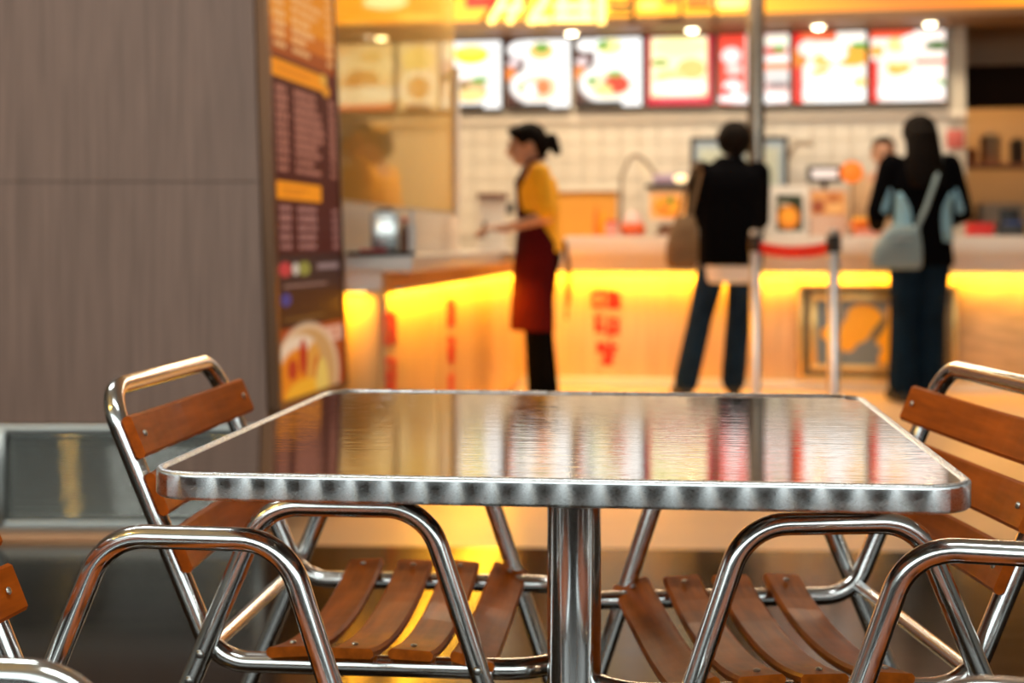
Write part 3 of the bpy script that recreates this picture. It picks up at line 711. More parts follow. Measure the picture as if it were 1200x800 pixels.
def stroke(pts, wpx, m):
    q = [Vector((S(x, TG), -.02, ZY(x, y, TG)-gz0)) for x, y in pts]
    b = MB(); wm = wpx*P(0, TG)[1]/F
    for a, c in zip(q[:-1], q[1:]):
        d = c-a; an = math.atan2(d.z, d.x); b.rbox((a+c)/2, (d.length+wm*.6, .03, wm), .004, Matrix.Rotation(-an, 3, 'Y'))
    b.build('glyph', m, sg)
for pts, w_ in (([(576, 26), (598, -14)], 7), ([(598, 26), (612, -10)], 7), ([(584, 10), (612, 10)], 5), ([(622, 26), (640, 0), (640, -14)], 8), ([(628, 24), (644, 24)], 7),
                ([(652, 22), (694, 22)], 9), ([(652, 8), (694, 8)], 8), ([(660, 22), (660, -14)], 8), ([(686, 22), (686, -14)], 8), ([(705, 26), (705, -14)], 9)):
    stroke(pts, w_, MT['glyph'])
for pts, w_ in (([(566, 24), (580, 6), (566, -10)], 5), ([(617, 22), (617, -12)], 5), ([(646, 18), (648, -10)], 4), ([(742, 26), (742, -12)], 5), ([(716, 14), (738, 14)], 4), ([(776, 22), (798, 22), (798, -8)], 4), ([(806, 8), (834, 8)], 5), ([(838, 24), (838, -10)], 4)):
    stroke(pts, w_, MT['glyph_dark'])

TD = 2.0
DL = ['seen through the glass by the pillar', 'above the gap right of the server', 'above the crimson bordered picture', 'right of the steel pole', 'above the rightmost picture']
for px, dl in zip((447, 670, 811, 959, 1090), DL):
    q = P(S(px, TD), TD)
    e = tag(empty('downlight', (q[0], q[1], ZS)), 'small round warm ceiling downlight, the one '+dl, 'light', 'soffit downlights')
    b = MB(); b.lathe([(.040, -.014), (.064, -.012), (.068, 0), (.042, 0)], n=28); b.build('ring', MT['lampring'], e)
    b = MB(); b.ell((0, 0, -.012), (.044, .044, .022)); b.build('lens', MT['lamp'], e)
    l = bpy.data.lights.new('downlight_spot', 'SPOT'); l.energy = 31; l.color = (1, .80, .52); l.spot_size = R(115); l.spot_blend = .8; l.shadow_soft_size = .05
    lo = bpy.data.objects.new('downlight_spot', l); C.objects.link(lo); lo.parent = e; lo.location = (0, 0, -.06)

# unseen light panels added at the ceiling to fill the counter and seating
MT['fill_panel_lamp'] = mat('ceiling_fill_lamp', (1, 1, 1), .5, emit=(1, .93, .82), es=3)
def ceil_fill(x, y, rz, wx, wy, pw, col, label):
    e = tag(empty('ceiling_fill_panel', (x, y, 3.1), rz), label, 'fill light')
    b = MB(); b.rbox((0, 0, -.02), (wx+.06, wy+.06, .04), .005); b.build('fill_housing', MT['white'], e)
    b = MB(); b.box((0, 0, -.043), (wx, wy, .006)); b.build('diffuser', MT['fill_panel_lamp'], e)
    area('panel_fill_light', (0, 0, -.06), (wx, wy), pw, col, (0, 0, 0), e)
q = P(.9, -.9); ceil_fill(q[0], q[1], -AY, 4.6, .3, 84, (1, .80, .55), 'long warm fill panel added unseen in front of the serving counter')
q = P(-1.0, .6); ceil_fill(q[0], q[1], -AY, 1.6, .3, 55, (1, .80, .50), 'warm fill panel added unseen above the staff area behind the glass')
q = P(1.6, 1.0); ceil_fill(q[0], q[1], -AY, 2.4, .3, 14, (1, .82, .58), 'warm fill panel added unseen above the till side of the stall')
ceil_fill(0.1, 0.6, 0, 1.6, .28, 22, (.93, 1.0, .98), 'cool white fill panel added unseen above the cafe table')
ceil_fill(-1.6, 2.6, 0, 1.2, .28, 22, (.95, 1.0, .98), 'cool white fill panel added unseen in front of the laminate pillar')
q = P(S(1165, 4.0), 4.0); ceil_fill(q[0], q[1], -AY, .8, .3, 0.1, (1, .7, .4), 'fill panel added unseen above the dim kitchen roof')

# steel pole standing on the counter
q = P(S(886, .12), .12)
e = tag(empty('steel_pole', (q[0], q[1], ZL)), 'tall round steel pole rising from the counter to the ceiling', 'pole')
b = MB(); b.lathe([(.055, 0), (.055, 3.1-ZL-.01)], n=32); b.build('shaft', mat('pole_steel', (.33, .28, .23), .25, 1.0), e)
b = MB(); b.lathe([(.085, 0), (.085, .012), (.058, .03)], n=32); b.build('flange', MT['frame_steel'], e)

# menu on the pillar side ------------------------------------------------
ml0, ml1 = 0.030, SL-.02
mz0, mz1 = 0.42, 2.15
NXm, NYm = 90, 420
def row(y): return EYE+(HY-y)*4.52/F           # picture row at the left edge of the board -> height
def mv(y): return 1-(row(y)-mz0)/(mz1-mz0)
TXT = (188, 118, 96); TX2 = (255, 190, 120)
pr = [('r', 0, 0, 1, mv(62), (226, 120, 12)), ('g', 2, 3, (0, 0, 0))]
pr = [('r', 0, 0, 1, mv(20), (240, 140, 10)), ('r', 0, mv(20), 1, mv(42), (215, 110, 15)), ('r', 0, mv(42), 1, mv(62), (170, 75, 18)), ('r', .82, mv(62), 1, mv(92), (105, 40, 28))]  # upper orange bands paint in the glowing sign's reflection on the board
random.seed(3)
def textrow(y, c, x2=None):
    out_ = []; h_ = .0052
    for (xa, xb) in ((.07, .24), (.33, x2 or random.uniform(.55, .84)), (.88, .97)):
        x = xa
        while x < xb-.02:
            w2 = random.uniform(.035, .05); out_.append(('r', x, mv(y)-h_, min(x+w2, xb), mv(y)+h_, c)); x += w2+.014
    return out_
y = -200
while y < 60: pr += textrow(y, TX2); y += 12.4
pr += [('r', .02, mv(67), .80, mv(88), (255, 150, 10)), ('r', .08, mv(74), .6, mv(76), (225, 115, 10)), ('r', .12, mv(79), .55, mv(81), (225, 115, 10)), ('e', .80, mv(72), .06, .012, (240, 170, 60)), ('e', .84, mv(86), .06, .012, (240, 150, 30))]
y = 101
while y < 204: pr += textrow(y, TXT); y += 10.6
pr += [('r', .04, mv(211), .70, mv(233), (255, 150, 15)), ('r', .12, mv(219), .5, mv(221), (190, 90, 10)), ('r', .12, mv(225), .4, mv(227), (190, 90, 10))]
y = 243
while y < 292: pr += textrow(y, (178, 120, 108), .62); y += 11.5
pr += [('r', 0, mv(298), 1, mv(340), (62, 34, 30)), ('r', 0, mv(340), 1, mv(385), (70, 32, 14)), ('e', .12, mv(316), .09, .014, (200, 60, 60)), ('e', .40, mv(316), .09, .014, (150, 140, 60)), ('e', .27, mv(316), .05, .012, (210, 190, 170))]
pr += [('r', .6, mv(311), .95, mv(318), (150, 120, 115)), ('r', .1, mv(334), .75, mv(338), (150, 110, 95)), ('e', .12, mv(352), .07, .012, (60, 60, 130)), ('r', .08, mv(374), .7, mv(378), (120, 80, 30))]
pr += [('r', 0, mv(386), 1, 1, (170, 66, 16)), ('r', .62, mv(392), .97, mv(412), (230, 170, 140)), ('r', .7, mv(396), .74, mv(408), (190, 90, 50)), ('r', .84, mv(396), .88, mv(408), (190, 90, 50)),
       ('e', .40, mv(450), .50, .105, (230, 190, 150), 0, .1), ('e', .40, mv(451), .46, .097, (205, 150, 90), 0, .1), ('e', .28, mv(425), .3, .045, (240, 205, 170)), ('e', .26, mv(450), .30, .06, (235, 130, 20)),
       ('e', .5, mv(440), .12, .05, (225, 150, 60), 20), ('e', .34, mv(424), .06, .035, (190, 45, 20)), ('e', .18, mv(436), .07, .02, (190, 50, 20)), ('e', .55, mv(446), .05, .03, (200, 70, 20)), ('e', .36, mv(470), .3, .03, (245, 170, 40)), ('e', .62, mv(462), .1, .05, (235, 190, 90))]
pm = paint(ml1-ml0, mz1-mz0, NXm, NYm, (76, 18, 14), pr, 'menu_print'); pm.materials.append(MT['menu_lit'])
# lean with the pillar: shear by placing in a leaned frame
lean = (XT-XB)/(ZT-ZP)
rz_side = math.atan2(SDy, SDx)
mb = tag(empty('wall_menu', (edge(mz0), PD, mz0)), 'tall backlit brown and orange menu on the side of the pillar', 'menu')
nx_, ny_ = SDy, -SDx                                     # outward normal of the side face
def menu_pt(l, zz, o): return (SDx*l+nx_*o+lean*zz, SDy*l+ny_*o, zz)
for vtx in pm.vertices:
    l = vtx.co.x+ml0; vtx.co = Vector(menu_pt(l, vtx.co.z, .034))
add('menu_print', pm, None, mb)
def sheet(l0, l1, z0, z1, o0, o1, name, m):
    b = MB(); b.raw([menu_pt(l, z, o) for o in (o0, o1) for z in (z0, z1) for l in (l0, l1)], [(0, 1, 3, 2), (4, 6, 7, 5), (0, 4, 5, 1), (2, 3, 7, 6), (0, 2, 6, 4), (1, 5, 7, 3)])
    b.build(name, m, mb)
HM = mz1-mz0
MT['mframe'] = mat('bronze_frame', (.16, .08, .04), .35, .5)
sheet(ml0, ml1, 0, HM, .002, .030, 'case', MT['dark'])
sheet(ml0-.03, ml0, -.02, HM+.02, .002, .040, 'frame_side', MT['mframe'])
sheet(ml1, ml1+.025, -.02, HM+.02, .002, .040, 'frame_side', MT['mframe'])
sheet(ml0, ml1, -.03, 0, .002, .040, 'frame_end', MT['mframe'])
sheet(ml0, ml1, HM, HM+.03, .002, .040, 'frame_end', MT['mframe'])

# ================================================================== BARRIER
def post(px, d, label):
    x = pxX(px, d); e = tag(empty('barrier_post', (x, d, 0)), label, 'barrier post', 'queue barrier posts')
    b = MB(); b.lathe([(.16, 0), (.16, .012), (.06, .028), (.03, .034)], n=36); b.build('base', MT['frame_steel'], e)
    b = MB(); b.lathe([(.029, .03), (.029, .985), (.026, .990), (.01, .992)], n=28); b.build('shaft', mat('satin_steel', (.78, .79, .80), .30, 0.85), e)
    b = MB(); b.lathe([(.034, .875), (.036, .88), (.036, .955), (.034, .96)], n=28); b.build('belt_head', MT['dark'], e)
    return Vector((x, d, 0))
pA = post(885.5, 7.55, 'steel queue barrier post beside the black-jacketed customer')
pB = post(977, 7.0, 'steel queue barrier post in front of the framed poster')
b = MB(); n = 14; vs = []
for i in range(n+1):
    f = i/n; q = pA.lerp(pB, f); sag = -.030*4*f*(1-f); wv = .004*math.sin(f*9)
    for (dy, z) in ((-.001, .935), (.001, .935), (.001, .875), (-.001, .875)): vs.append((q.x, q.y+dy+wv, z+sag))
fs = [(i*4+k, i*4+(k+1) % 4, (i+1)*4+(k+1) % 4, (i+1)*4+k) for i in range(n) for k in range(4)]+[(0, 1, 2, 3), (n*4+3, n*4+2, n*4+1, n*4)]
b.raw(vs, fs); tag(b.build('barrier_belt', MT['red_belt']), 'red webbing belt stretched between the two barrier posts', 'belt')

# ================================================================== PEOPLE
DG = None
def remesh(mb, voxel, smooth=6, m=None, name='body'):
    me = mb.mesh(name+'_src'); o = bpy.data.objects.new('tmp', me); C.objects.link(o)
    r = o.modifiers.new('r', 'REMESH'); r.mode = 'VOXEL'; r.voxel_size = voxel; r.use_smooth_shade = True
    s = o.modifiers.new('s', 'SMOOTH'); s.factor = .5; s.iterations = smooth
    dg = bpy.context.evaluated_depsgraph_get()
    new = bpy.data.meshes.new_from_object(o.evaluated_get(dg), depsgraph=dg); new.name = name
    bpy.data.objects.remove(o); bpy.data.meshes.remove(me)
    new.materials.clear()
    if m: new.materials.append(m)
    return new
def hand(b, wrist, d, up, side):
    """five fingered half-curled hand; d = direction of the fingers, up = back of the hand, side = towards the thumb"""
    wrist, d, up, side = Vector(wrist), Vector(d).normalized(), Vector(up).normalized(), Vector(side).normalized()
    b.cap(wrist, .024, wrist+d*.03, .026); c = wrist+d*.05
    for k in (-1, 0, 1): b.cap(wrist+d*.025+side*.018*k, .016, wrist+d*.085+side*.022*k, .013)
    for k, L in zip((1.5, .5, -.5, -1.5), (.070, .078, .073, .058)):
        p0 = wrist+d*.09+side*.0175*k; p1 = p0+d*L*.45-up*.010; p2 = p1+d*L*.32-up*.020; p3 = p2+d*L*.16-up*.022
        b.cap(p0, .0095, p1, .0090, 10); b.cap(p1, .0090, p2, .0085, 10); b.cap(p2, .0085, p3, .0078, 10)
    t0 = wrist+d*.03+side*.026; t1 = t0+d*.035+side*.026-up*.012; t2 = t1+d*.034+side*.008-up*.012
    b.cap(t0, .0130, t1, .0110, 10); b.cap(t1, .0110, t2, .0095, 10)
def head(b, c, pitch=0, yaw=0):
    """head centred on c facing +y"""
    Rm = Matrix.Rotation(yaw, 3, 'Z') @ Matrix.Rotation(pitch, 3, 'X'); c = Vector(c)
    def q(p): return c+Rm @ Vector(p)
    b.ell(q((0, -.012, .022)), (.074, .092, .092), Rm); b.ell(q((0, .022, -.030)), (.060, .068, .080), Rm)
    b.ell(q((0, .050, -.084)), (.030, .030, .026), Rm)                                       # chin
    b.cap(q((0, .088, .008)), .010, q((0, .108, -.032)), .0145); b.ell(q((0, .100, -.036)), (.018, .016, .011), Rm)   # nose
    for s in (-1, 1):
        b.ell(q((s*.076, -.010, -.012)), (.010, .020, .032), Rm)                              # ears
        b.ell(q((s*.036, .064, -.030)), (.022, .022, .026), Rm)                               # cheeks
    b.ell(q((0, .080, .026)), (.046, .014, .012), Rm)                                         # brow
    return q, Rm
def face_bits(parent, q, Rm):
    for s in (-1, 1):
        b = MB(); b.ell(q((s*.032, .084, .004)), (.013, .008, .008), Rm, 12, 8); b.build('eye', MT['eye'], parent)
        b = MB(); b.cap(q((s*.048, .083, .026)), .004, q((s*.018, .092, .030)), .005, 8); b.build('eyebrow', MT['hair'], parent)
    b = MB(); b.ell(q((0, .086, -.062)), (.022, .008, .009), Rm, 12, 8); b.build('lips', MT['lip'], parent)
def limb(b, pts, rs):
    for i in range(len(pts)-1): b.cap(pts[i], rs[i], pts[i+1], rs[i+1])

TOR = [(.86, .155, .105), (.94, .158, .108), (1.02, .140, .098), (1.10, .132, .095), (1.20, .150, .105), (1.30, .165, .108), (1.38, .165, .092), (1.43, .11, .07), (1.46, .06, .06)]
def torso(b, sc, grow=0.0, z0=0.0, z1=9, fy=0.0, wx=1.0):
    b.loft([(z*sc, 0, fy*max(0, z-.9), rx*sc*wx+grow, ry*sc+grow, .85) for z, rx, ry in TOR if z0 <= z <= z1])

def person(loc, yaw, H, label, sp):
    sc = H/1.70
    e = tag(empty('person', (loc[0], loc[1], sp.get('z', 0)), yaw), label, 'person')
    sw = sp.get('sw', .165)*sc; fy = sp.get('lean', 0.0)
    hipz, shz = .90*sc, 1.395*sc; yt = fy*(.5)
    J = {}
    for s, n in ((-1, 'l'), (1, 'r')):
        f = sp['feet'][n]; J['hip'+n] = Vector((s*.088*sc, 0, hipz)); J['ank'+n] = Vector((f[0], f[1], .085*sc))
        kb = sp.get('knee', {}).get(n, .02)
        J['kne'+n] = (J['hip'+n]+J['ank'+n])/2+Vector((0, kb, .015)); J['toe'+n] = J['ank'+n]+Vector((s*.03+sp.get('toex', 0), .15*sc, -.05*sc))
        J['sho'+n] = Vector((s*sw, yt, shz)); J['elb'+n] = Vector(sp['elb'][n]); J['wri'+n] = Vector(sp['wri'][n])
    hc = Vector((sp.get('hx', 0), fy*.7+sp.get('hy', .02), 1.575*sc))
    # body
    b = MB(); torso(b, sc, -.004, fy=fy)
    b.cap((0, yt, 1.40*sc), .058*sc, hc+Vector((0, -.02, -.06)), .050*sc)
    q, Rm = head(b, hc, sp.get('pitch', 0), sp.get('hyaw', 0))
    for n in 'lr':
        limb(b, [J['hip'+n], J['kne'+n], J['ank'+n]], [.082*sc, .055*sc, .040*sc]); b.cap(J['kne'+n].lerp(J['ank'+n], .3), .056*sc, J['kne'+n].lerp(J['ank'+n], .55), .045*sc)
        b.cap(J['ank'+n]+Vector((0, -.02, -.035)), .036, J['toe'+n], .030)
        limb(b, [J['sho'+n], J['elb'+n], J['wri'+n]], [.050*sc, .039*sc, .026*sc])
        hd = sp.get('hand', {}).get(n); dv = (J['wri'+n]-J['elb'+n])
        s = -1 if n == 'l' else 1
        if hd: hand(b, J['wri'+n], *hd)
        else: hand(b, J['wri'+n], dv, (s, .2, .3), (0, .8, .6))
    body = add('body', remesh(b, .0085, 4, MT['skin'], 'body'), None, e)
    if sp.get('face', True): face_bits(e, q, Rm)
    return e, J, q, Rm, sc, hc, fy
def cloth(e, name, b, m, voxel=.011, smooth=8, label=None):
    o = add(name, remesh(b, voxel, smooth, m, name), None, e)
    if label: o['label'] = label
    return o
def trousers(e, J, sc, m, name='trousers', flare=0.0):
    b = MB(); b.loft([(z*sc, 0, 0, rx*sc+.010, ry*sc+.010, .85) for z, rx, ry in TOR if z <= 1.02])
    for n in 'lr':
        limb(b, [J['hip'+n], J['kne'+n], J['ank'+n].lerp(J['kne'+n], .06)], [.098*sc, .078*sc, .068*sc+flare])
    return cloth(e, name, b, m)
def shoes(e, J, m):
    for n in 'lr':
        b = MB(); a = J['ank'+n]; t = J['toe'+n]
        b.cap(a+Vector((0, -.035, -.040)), .042, Vector((t.x, t.y, .038)), .036); b.cap(a+Vector((0, -.01, .0)), .046, a+Vector((0, 0, -.03)), .046)
        me = remesh(b, .009, 5, m, 'shoe')
        for v_ in me.vertices: v_.co.z = max(v_.co.z, 0.0)
        add('shoe', me, None, e)

# --- server in yellow shirt and maroon apron, facing left
xs, ys = pxX(634, 7.75), 7.75
Hs = 1.57; k = Hs/1.7
e, J, q, Rm, sc, hc, fy = person((xs, ys), R(96), Hs, 'server in yellow shirt and maroon apron with ponytail, walking left', dict(
    feet={'l': (-.07, .02), 'r': (.07, -.05)}, lean=.05, sw=.150, elb={'l': (-.20, -.01, 1.06), 'r': (.20, -.015, 1.06)}, wri={'l': (-.13, .20, 1.00), 'r': (.14, .19, 1.005)},
    hand={'l': ((.15, 1, .02), (-.3, 0, 1), (1, .1, .2)), 'r': ((-.15, 1, 0), (.3, 0, 1), (-1, .1, .2))}, pitch=R(-8), hy=.045))
trousers(e, J, sc, MT['black_cloth']); shoes(e, J, MT['rubber'])
b = MB(); torso(b, sc, .016, 1.02-.1, 1.40, fy)
b.loft([(1.36*sc, 0, fy*.5, .10, .075), (1.43*sc, 0, fy*.55, .07, .066)])
for n in 'lr': limb(b, [J['sho'+n], J['elb'+n].lerp(J['sho'+n], .12)], [.064, .058])
cloth(e, 'shirt', b, MT['yellow'])
# apron: front sheet
def apron_sheet(e, rings, m, th=.006, a0=-118, a1=118, n=26, name='apron'):
    vs = []; fs = []; mm = len(rings)
    for o in (0, th):
        for (z, rx, ry, cy, f) in rings:
            for kx in range(n+1):
                a = R((a0+(a1-a0)*kx/n)*f)
                vs.append((math.sin(a)*(rx+o), cy+math.cos(a)*(ry+o), z))
    st = mm*(n+1)
    for i in range(mm-1):
        for kx in range(n):
            a = i*(n+1)+kx; fs.append((a, a+1, a+n+2, a+n+1)); fs.append((st+a, st+a+n+1, st+a+n+2, st+a+1))
    for i in range(mm-1):
        a = i*(n+1); fs.append((a, a+n+1, st+a+n+1, st+a)); a = i*(n+1)+n; fs.append((a, st+a, st+a+n+1, a+n+1))
    for kx in range(n):
        fs.append((kx, st+kx, st+kx+1, kx+1)); a = (mm-1)*(n+1)+kx; fs.append((a, a+1, st+a+1, st+a))
    b = MB(); b.raw(vs, fs, True); return b.build(name, m, e)
apron_sheet(e, [(.45, .185, .145, .02, 1.0), (.60, .180, .140, .018, 1.0), (.80, .178, .134, .012, 1.0), (.92, .172, .126, .008, 1.0), (1.00, .155, .116, .01, .80), (1.10, .148, .116, .012, .62), (1.20, .150, .122, .014, .50), (1.265, .150, .122, .016, .42)], MT['apron'])
b = MB()
for s in (-1, 1): b.tube(fillet([(s*.085, .125, 1.26), (s*.082, .07, 1.365), (s*.04, -.03, 1.385)], .03), .008, n=8)
b.build('apron_strap', MT['apron'], e)
b = MB(); b.tube(fillet([(.04, -.13, .93), (.05, -.15, .78), (.06, -.15, .50)], .05), .007, n=8); b.tube(fillet([(-.03, -.13, .93), (-.02, -.16, .75), (-.01, -.15, .58)], .05), .007, n=8); b.build('apron_tie', MT['apron'], e)
b = MB(); b.box((.185, .03, 1.13), (.008, .06, .022)); b.build('sleeve_badge', MT['red'], e)
b = MB(); b.ell(q((0, -.022, .034)), (.084, .098, .092), Rm); b.ell(q((0, .045, .082)), (.066, .050, .030), Rm); b.cap(q((0, -.08, -.02)), .055, q((0, -.07, -.04)), .045)
cloth(e, 'hair', b, MT['hair'], .009, 4)
b = MB(); b.cap(q((0, -.10, .015)), .024, q((0, -.140, .012)), .034); b.cap(q((0, -.142, .012)), .038, q((0, -.160, -.055)), .028)
cloth(e, 'ponytail', b, MT['hair'], .009, 4)

# --- customer in black jacket, back to us
xm, ym = pxX(856, 8.42), 8.42; Hm = 1.63
e, J, q, Rm, sc, hc, fy = person((xm, ym), R(4), Hm, 'customer with back to us in black jacket, white shirt hem and blue jeans', dict(
    feet={'l': (-.27, .0), 'r': (.03, .06)}, lean=.04, sw=.178, elb={'l': (-.205, .05, 1.08), 'r': (.195, .07, 1.06)}, wri={'l': (-.13, .28, 1.08), 'r': (.12, .29, 1.06)}, hx=.035, pitch=R(-12), hyaw=R(-8), knee={'l': .01, 'r': .01}))
trousers(e, J, sc, MT['jeans'], flare=.010); shoes(e, J, MT['rubber'])
b = MB(); b.loft([(.685, 0, 0, .172, .140, .85), (.80, 0, 0, .180, .140, .85), (1.0, 0, 0, .176, .130, .85)])
cloth(e, 'jacket_hem', b, MT['shirt_white'], label='white shirt hem under the jacket')
b = MB(); b.loft([(.785, 0, 0, .190, .150, .85), (.905, 0, 0, .192, .146, .85), (1.02, 0, .0, .190, .142, .85), (1.14, 0, fy*.2, .186, .142, .85), (1.26, 0, fy*.3, .196, .142, .85), (1.33, 0, fy*.4, .190, .126, .85), (1.385, 0, fy*.45, .120, .09), (1.43, 0, fy*.5, .078, .078)])
for n in 'lr': limb(b, [J['sho'+n], J['elb'+n], J['wri'+n]], [.074, .058, .046])
cloth(e, 'jacket', b, MT['black_cloth'])
b = MB(); b.lathe([(.066, 0), (.078, .01), (.074, .05), (.060, .05)], c=(.008, fy*.6, 1.385), n=24); b.build('collar', mat('grey_collar', (.05, .055, .065), .8), e)
b = MB(); b.ell(q((0, -.018, .028)), (.108, .114, .112), Rm); b.cap(q((0, -.065, -.02)), .062, q((0, -.06, -.06)), .050)
cloth(e, 'hair', b, MT['hair'], .009, 4)
# tan bag on the customer's left
bx = pxX(798, 8.3)
bg = tag(empty('shoulder_bag', (bx, 8.24, .75), R(12)), 'slouchy tan shoulder bag hanging left of the black-jacketed customer', 'bag')
b = MB(); b.loft([(.02, 0, 0, .075, .04, .8), (.06, -.003, 0, .098, .058, .8), (.16, 0, 0, .095, .060, .8), (.26, .01, 0, .078, .046, .8), (.33, .02, 0, .058, .022, .8)]); cloth(bg, 'pouch', b, MT['bag_tan'], .009, 4)
b = MB(); b.tube(fillet([(-.03, 0, .30), (.03, .0, .52), (.10, .05, .655), (.15, .09, .60), (.06, .05, .30)], .05), .010, n=8); b.build('strap', MT['bag_tan'], bg)

# --- customer with long hair, back to us
xw, yw = pxX(1079, 8.2), 8.2; Hw = 1.66
e, J, q, Rm, sc, hc, fy = person((xw, yw), R(0), Hw, 'customer with long black hair in black and pale blue jacket, back to us', dict(
    feet={'l': (-.105, .0), 'r': (.06, .03)}, lean=.03, sw=.168, elb={'l': (-.245, .02, 1.10), 'r': (.245, .02, 1.10)}, wri={'l': (-.19, .25, 1.03), 'r': (.19, .25, 1.03)}))
trousers(e, J, sc, MT['jeans2'], flare=.018); shoes(e, J, MT['rubber'])
b = MB(); b.loft([(.79, 0, 0, .186, .14, .85), (.86, 0, 0, .182, .135, .85), (1.0, 0, 0, .165, .125, .85), (1.12, 0, fy*.2, .160, .122, .85), (1.24, 0, fy*.3, .182, .132, .85), (1.33, 0, fy*.4, .178, .118, .85), (1.40, 0, fy*.45, .112, .085), (1.445, 0, fy*.5, .072, .07)])
for n in 'lr': limb(b, [J['sho'+n], J['elb'+n], J['wri'+n]], [.078, .064, .046])
cloth(e, 'jacket', b, MT['black_cloth'])
for s in (-1, 1):                                       # pale blue side inserts
    vs = []; zz = [.93, 1.0, 1.06, 1.12, 1.17, 1.21]; wdt = [24, 26, 26, 22, 14, 4]
    for z, wa in zip(zz, wdt):
        rx = np.interp(z, [.86, 1.0, 1.12, 1.24], [.182, .165, .160, .182])+.006; ry = np.interp(z, [.86, 1.0, 1.12, 1.24], [.135, .125, .122, .132])+.010
        for kx in range(6):
            a = R(-38+(-wa if kx == 0 else -wa+2*wa*kx/5)); ca, sa = math.cos(a), math.sin(a)
            vs.append((s*rx*abs(ca)**.85, math.copysign(ry*abs(sa)**.85, sa), z))
    fs = [(i*6+j, i*6+j+1, (i+1)*6+j+1, (i+1)*6+j) for i in range(5) for j in range(5)]
    b = MB(); b.raw(vs, fs, True); o = b.build('side_insert', MT['pale_blue'], e); md = o.modifiers.new('s', 'SOLIDIFY'); md.thickness = .008; md.offset = 0
    # blue stripe on each sleeve
    p0 = J['elb'+('l' if s < 0 else 'r')]; p1 = J['sho'+('l' if s < 0 else 'r')]
    b = MB(); b.cap(p0.lerp(p1, .05)+Vector((-s*.022, -.045, 0)), .026, p0.lerp(p1, .50)+Vector((-s*.016, -.052, 0)), .018); b.build('sleeve_insert', MT['pale_blue'], e)
b = MB(); b.ell(q((0, -.018, .030)), (.100, .108, .102), Rm)
b.loft([(1.24, 0, -.105, .095, .040), (1.32, 0, -.095, .108, .05), (1.42, 0, -.070, .104, .065), (1.50, 0, -.035, .100, .085), (1.57, 0, -.01, .094, .10)])
cloth(e, 'hair', b, MT['hair'], .009, 5)
bx = pxX(1050, 7.98)
bg = tag(empty('handbag', (bx, 7.98, .775), R(0)), 'grey blue handbag at the hip of the long-haired customer', 'bag')
b = MB(); b.loft([(.0, 0, 0, .135, .035, .6), (.03, 0, 0, .147, .050, .6), (.12, .01, 0, .135, .052, .6), (.20, .03, 0, .105, .040, .6), (.245, .05, 0, .080, .018, .6)]); cloth(bg, 'pouch', b, MT['bag_blue'], .008, 4)
b = MB(); b.tube(fillet([(.10, .0, .19), (.17, .01, .34), (.24, .06, .50), (.31, .18, .635)], .06), .013, n=8); b.build('strap', MT['bag_blue'], bg)
b = MB(); b.rbox((.03, -.05, .17), (.10, .008, .012), .003); b.build('zip', MT['frame_steel'], bg)

# --- cashier behind the counter
def staff(px, d, H, yaw, label, hat=None, face=True, shirt='yellow', **kw):
    sp = dict(feet={'l': (-.09, 0), 'r': (.09, .02)}, lean=.03, elb={'l': (-.23, .02, 1.05), 'r': (.23, .02, 1.05)}, wri={'l': (-.15, .24, 1.02), 'r': (.15, .24, 1.02)}, pitch=R(-14), face=face); sp.update(kw)
    e, J, q, Rm, sc, hc, fy = person((pxX(px, d), d), yaw, H, label, sp)
    trousers(e, J, sc, MT['black_cloth']); shoes(e, J, MT['rubber'])
    b = MB(); torso(b, sc, .016, .9, 1.40, fy); b.loft([(1.36*sc, 0, fy*.5, .10, .075), (1.43*sc, 0, fy*.55, .07, .066)])
    for n in 'lr': limb(b, [J['sho'+n], J['elb'+n].lerp(J['sho'+n], .12)], [.064, .058])
    cloth(e, 'shirt', b, MT[shirt])
    b = MB(); b.ell(q((0, -.032, .038)), (.082, .092, .086), Rm); b.ell(q((0, .02, .088)), (.066, .05, .024), Rm); b.cap(q((0, -.07, -.01)), .055, q((0, -.065, -.04)), .045)
    cloth(e, 'hair', b, MT['hair'], .010, 4)
    if hat:
        b = MB(); b.ell(q((0, -.012, .062)), (.094, .108, .075), Rm); b.ell(q((0, .10, .060)), (.07, .06, .010), Rm); cloth(e, 'cap', b, MT[hat], .009, 4)
    return e
staff(1036, 9.8, 1.655, R(160), 'cashier behind the counter, face half hidden by the long-haired customer', shirt='tan_shirt', hyaw=R(6), pitch=R(-5))
staff(446, 8.55, 1.62, R(70), 'staff member in yellow shirt and mustard cap behind the glass', hat='yellow_cap')
staff(403, 7.5, 1.60, R(-60), 'staff member in yellow shirt and grey cap beside the pillar, behind glass', hat='grey_cap')

# ================================================================== THINGS ON THE COUNTERS
def on(px, t, z=ZL): q = P(S(px, t), t); return (q[0], q[1], z)
def mpx(px, t): return P(S(px, t), t)[1]/F                # metres per pixel there
T1 = .26; m1 = mpx(780, T1)
# drinks dispenser on the far end of the wing
q = wloc(WL-.55, .28)
xx = pxX(577, q.y)
e = tag(empty('drink_dispenser', (xx, q.y, .875), R(0)), 'white drink dispenser with dark tap left of the server', 'dispenser')
b = MB(); b.rbox((0, 0, .16), (.17, .16, .32), .012); b.build('tank', MT['plastic_white'], e)
b = MB(); b.rbox((0, -.01, .335), (.185, .18, .03), .006); b.build('lid', MT['brown'], e)
b = MB(); b.rbox((-.045, -.10, .13), (.022, .04, .09), .005); b.build('tap', MT['plastic_dark'], e)
b = MB(); b.rbox((.10, -.03, .26), (.07, .06, .07), .012); b.build('nozzle', MT['grey_cap'], e)
b = MB(); b.rbox((0, -.06, .012), (.19, .24, .024), .004); b.build('drip_tray', MT['plastic_white'], e)
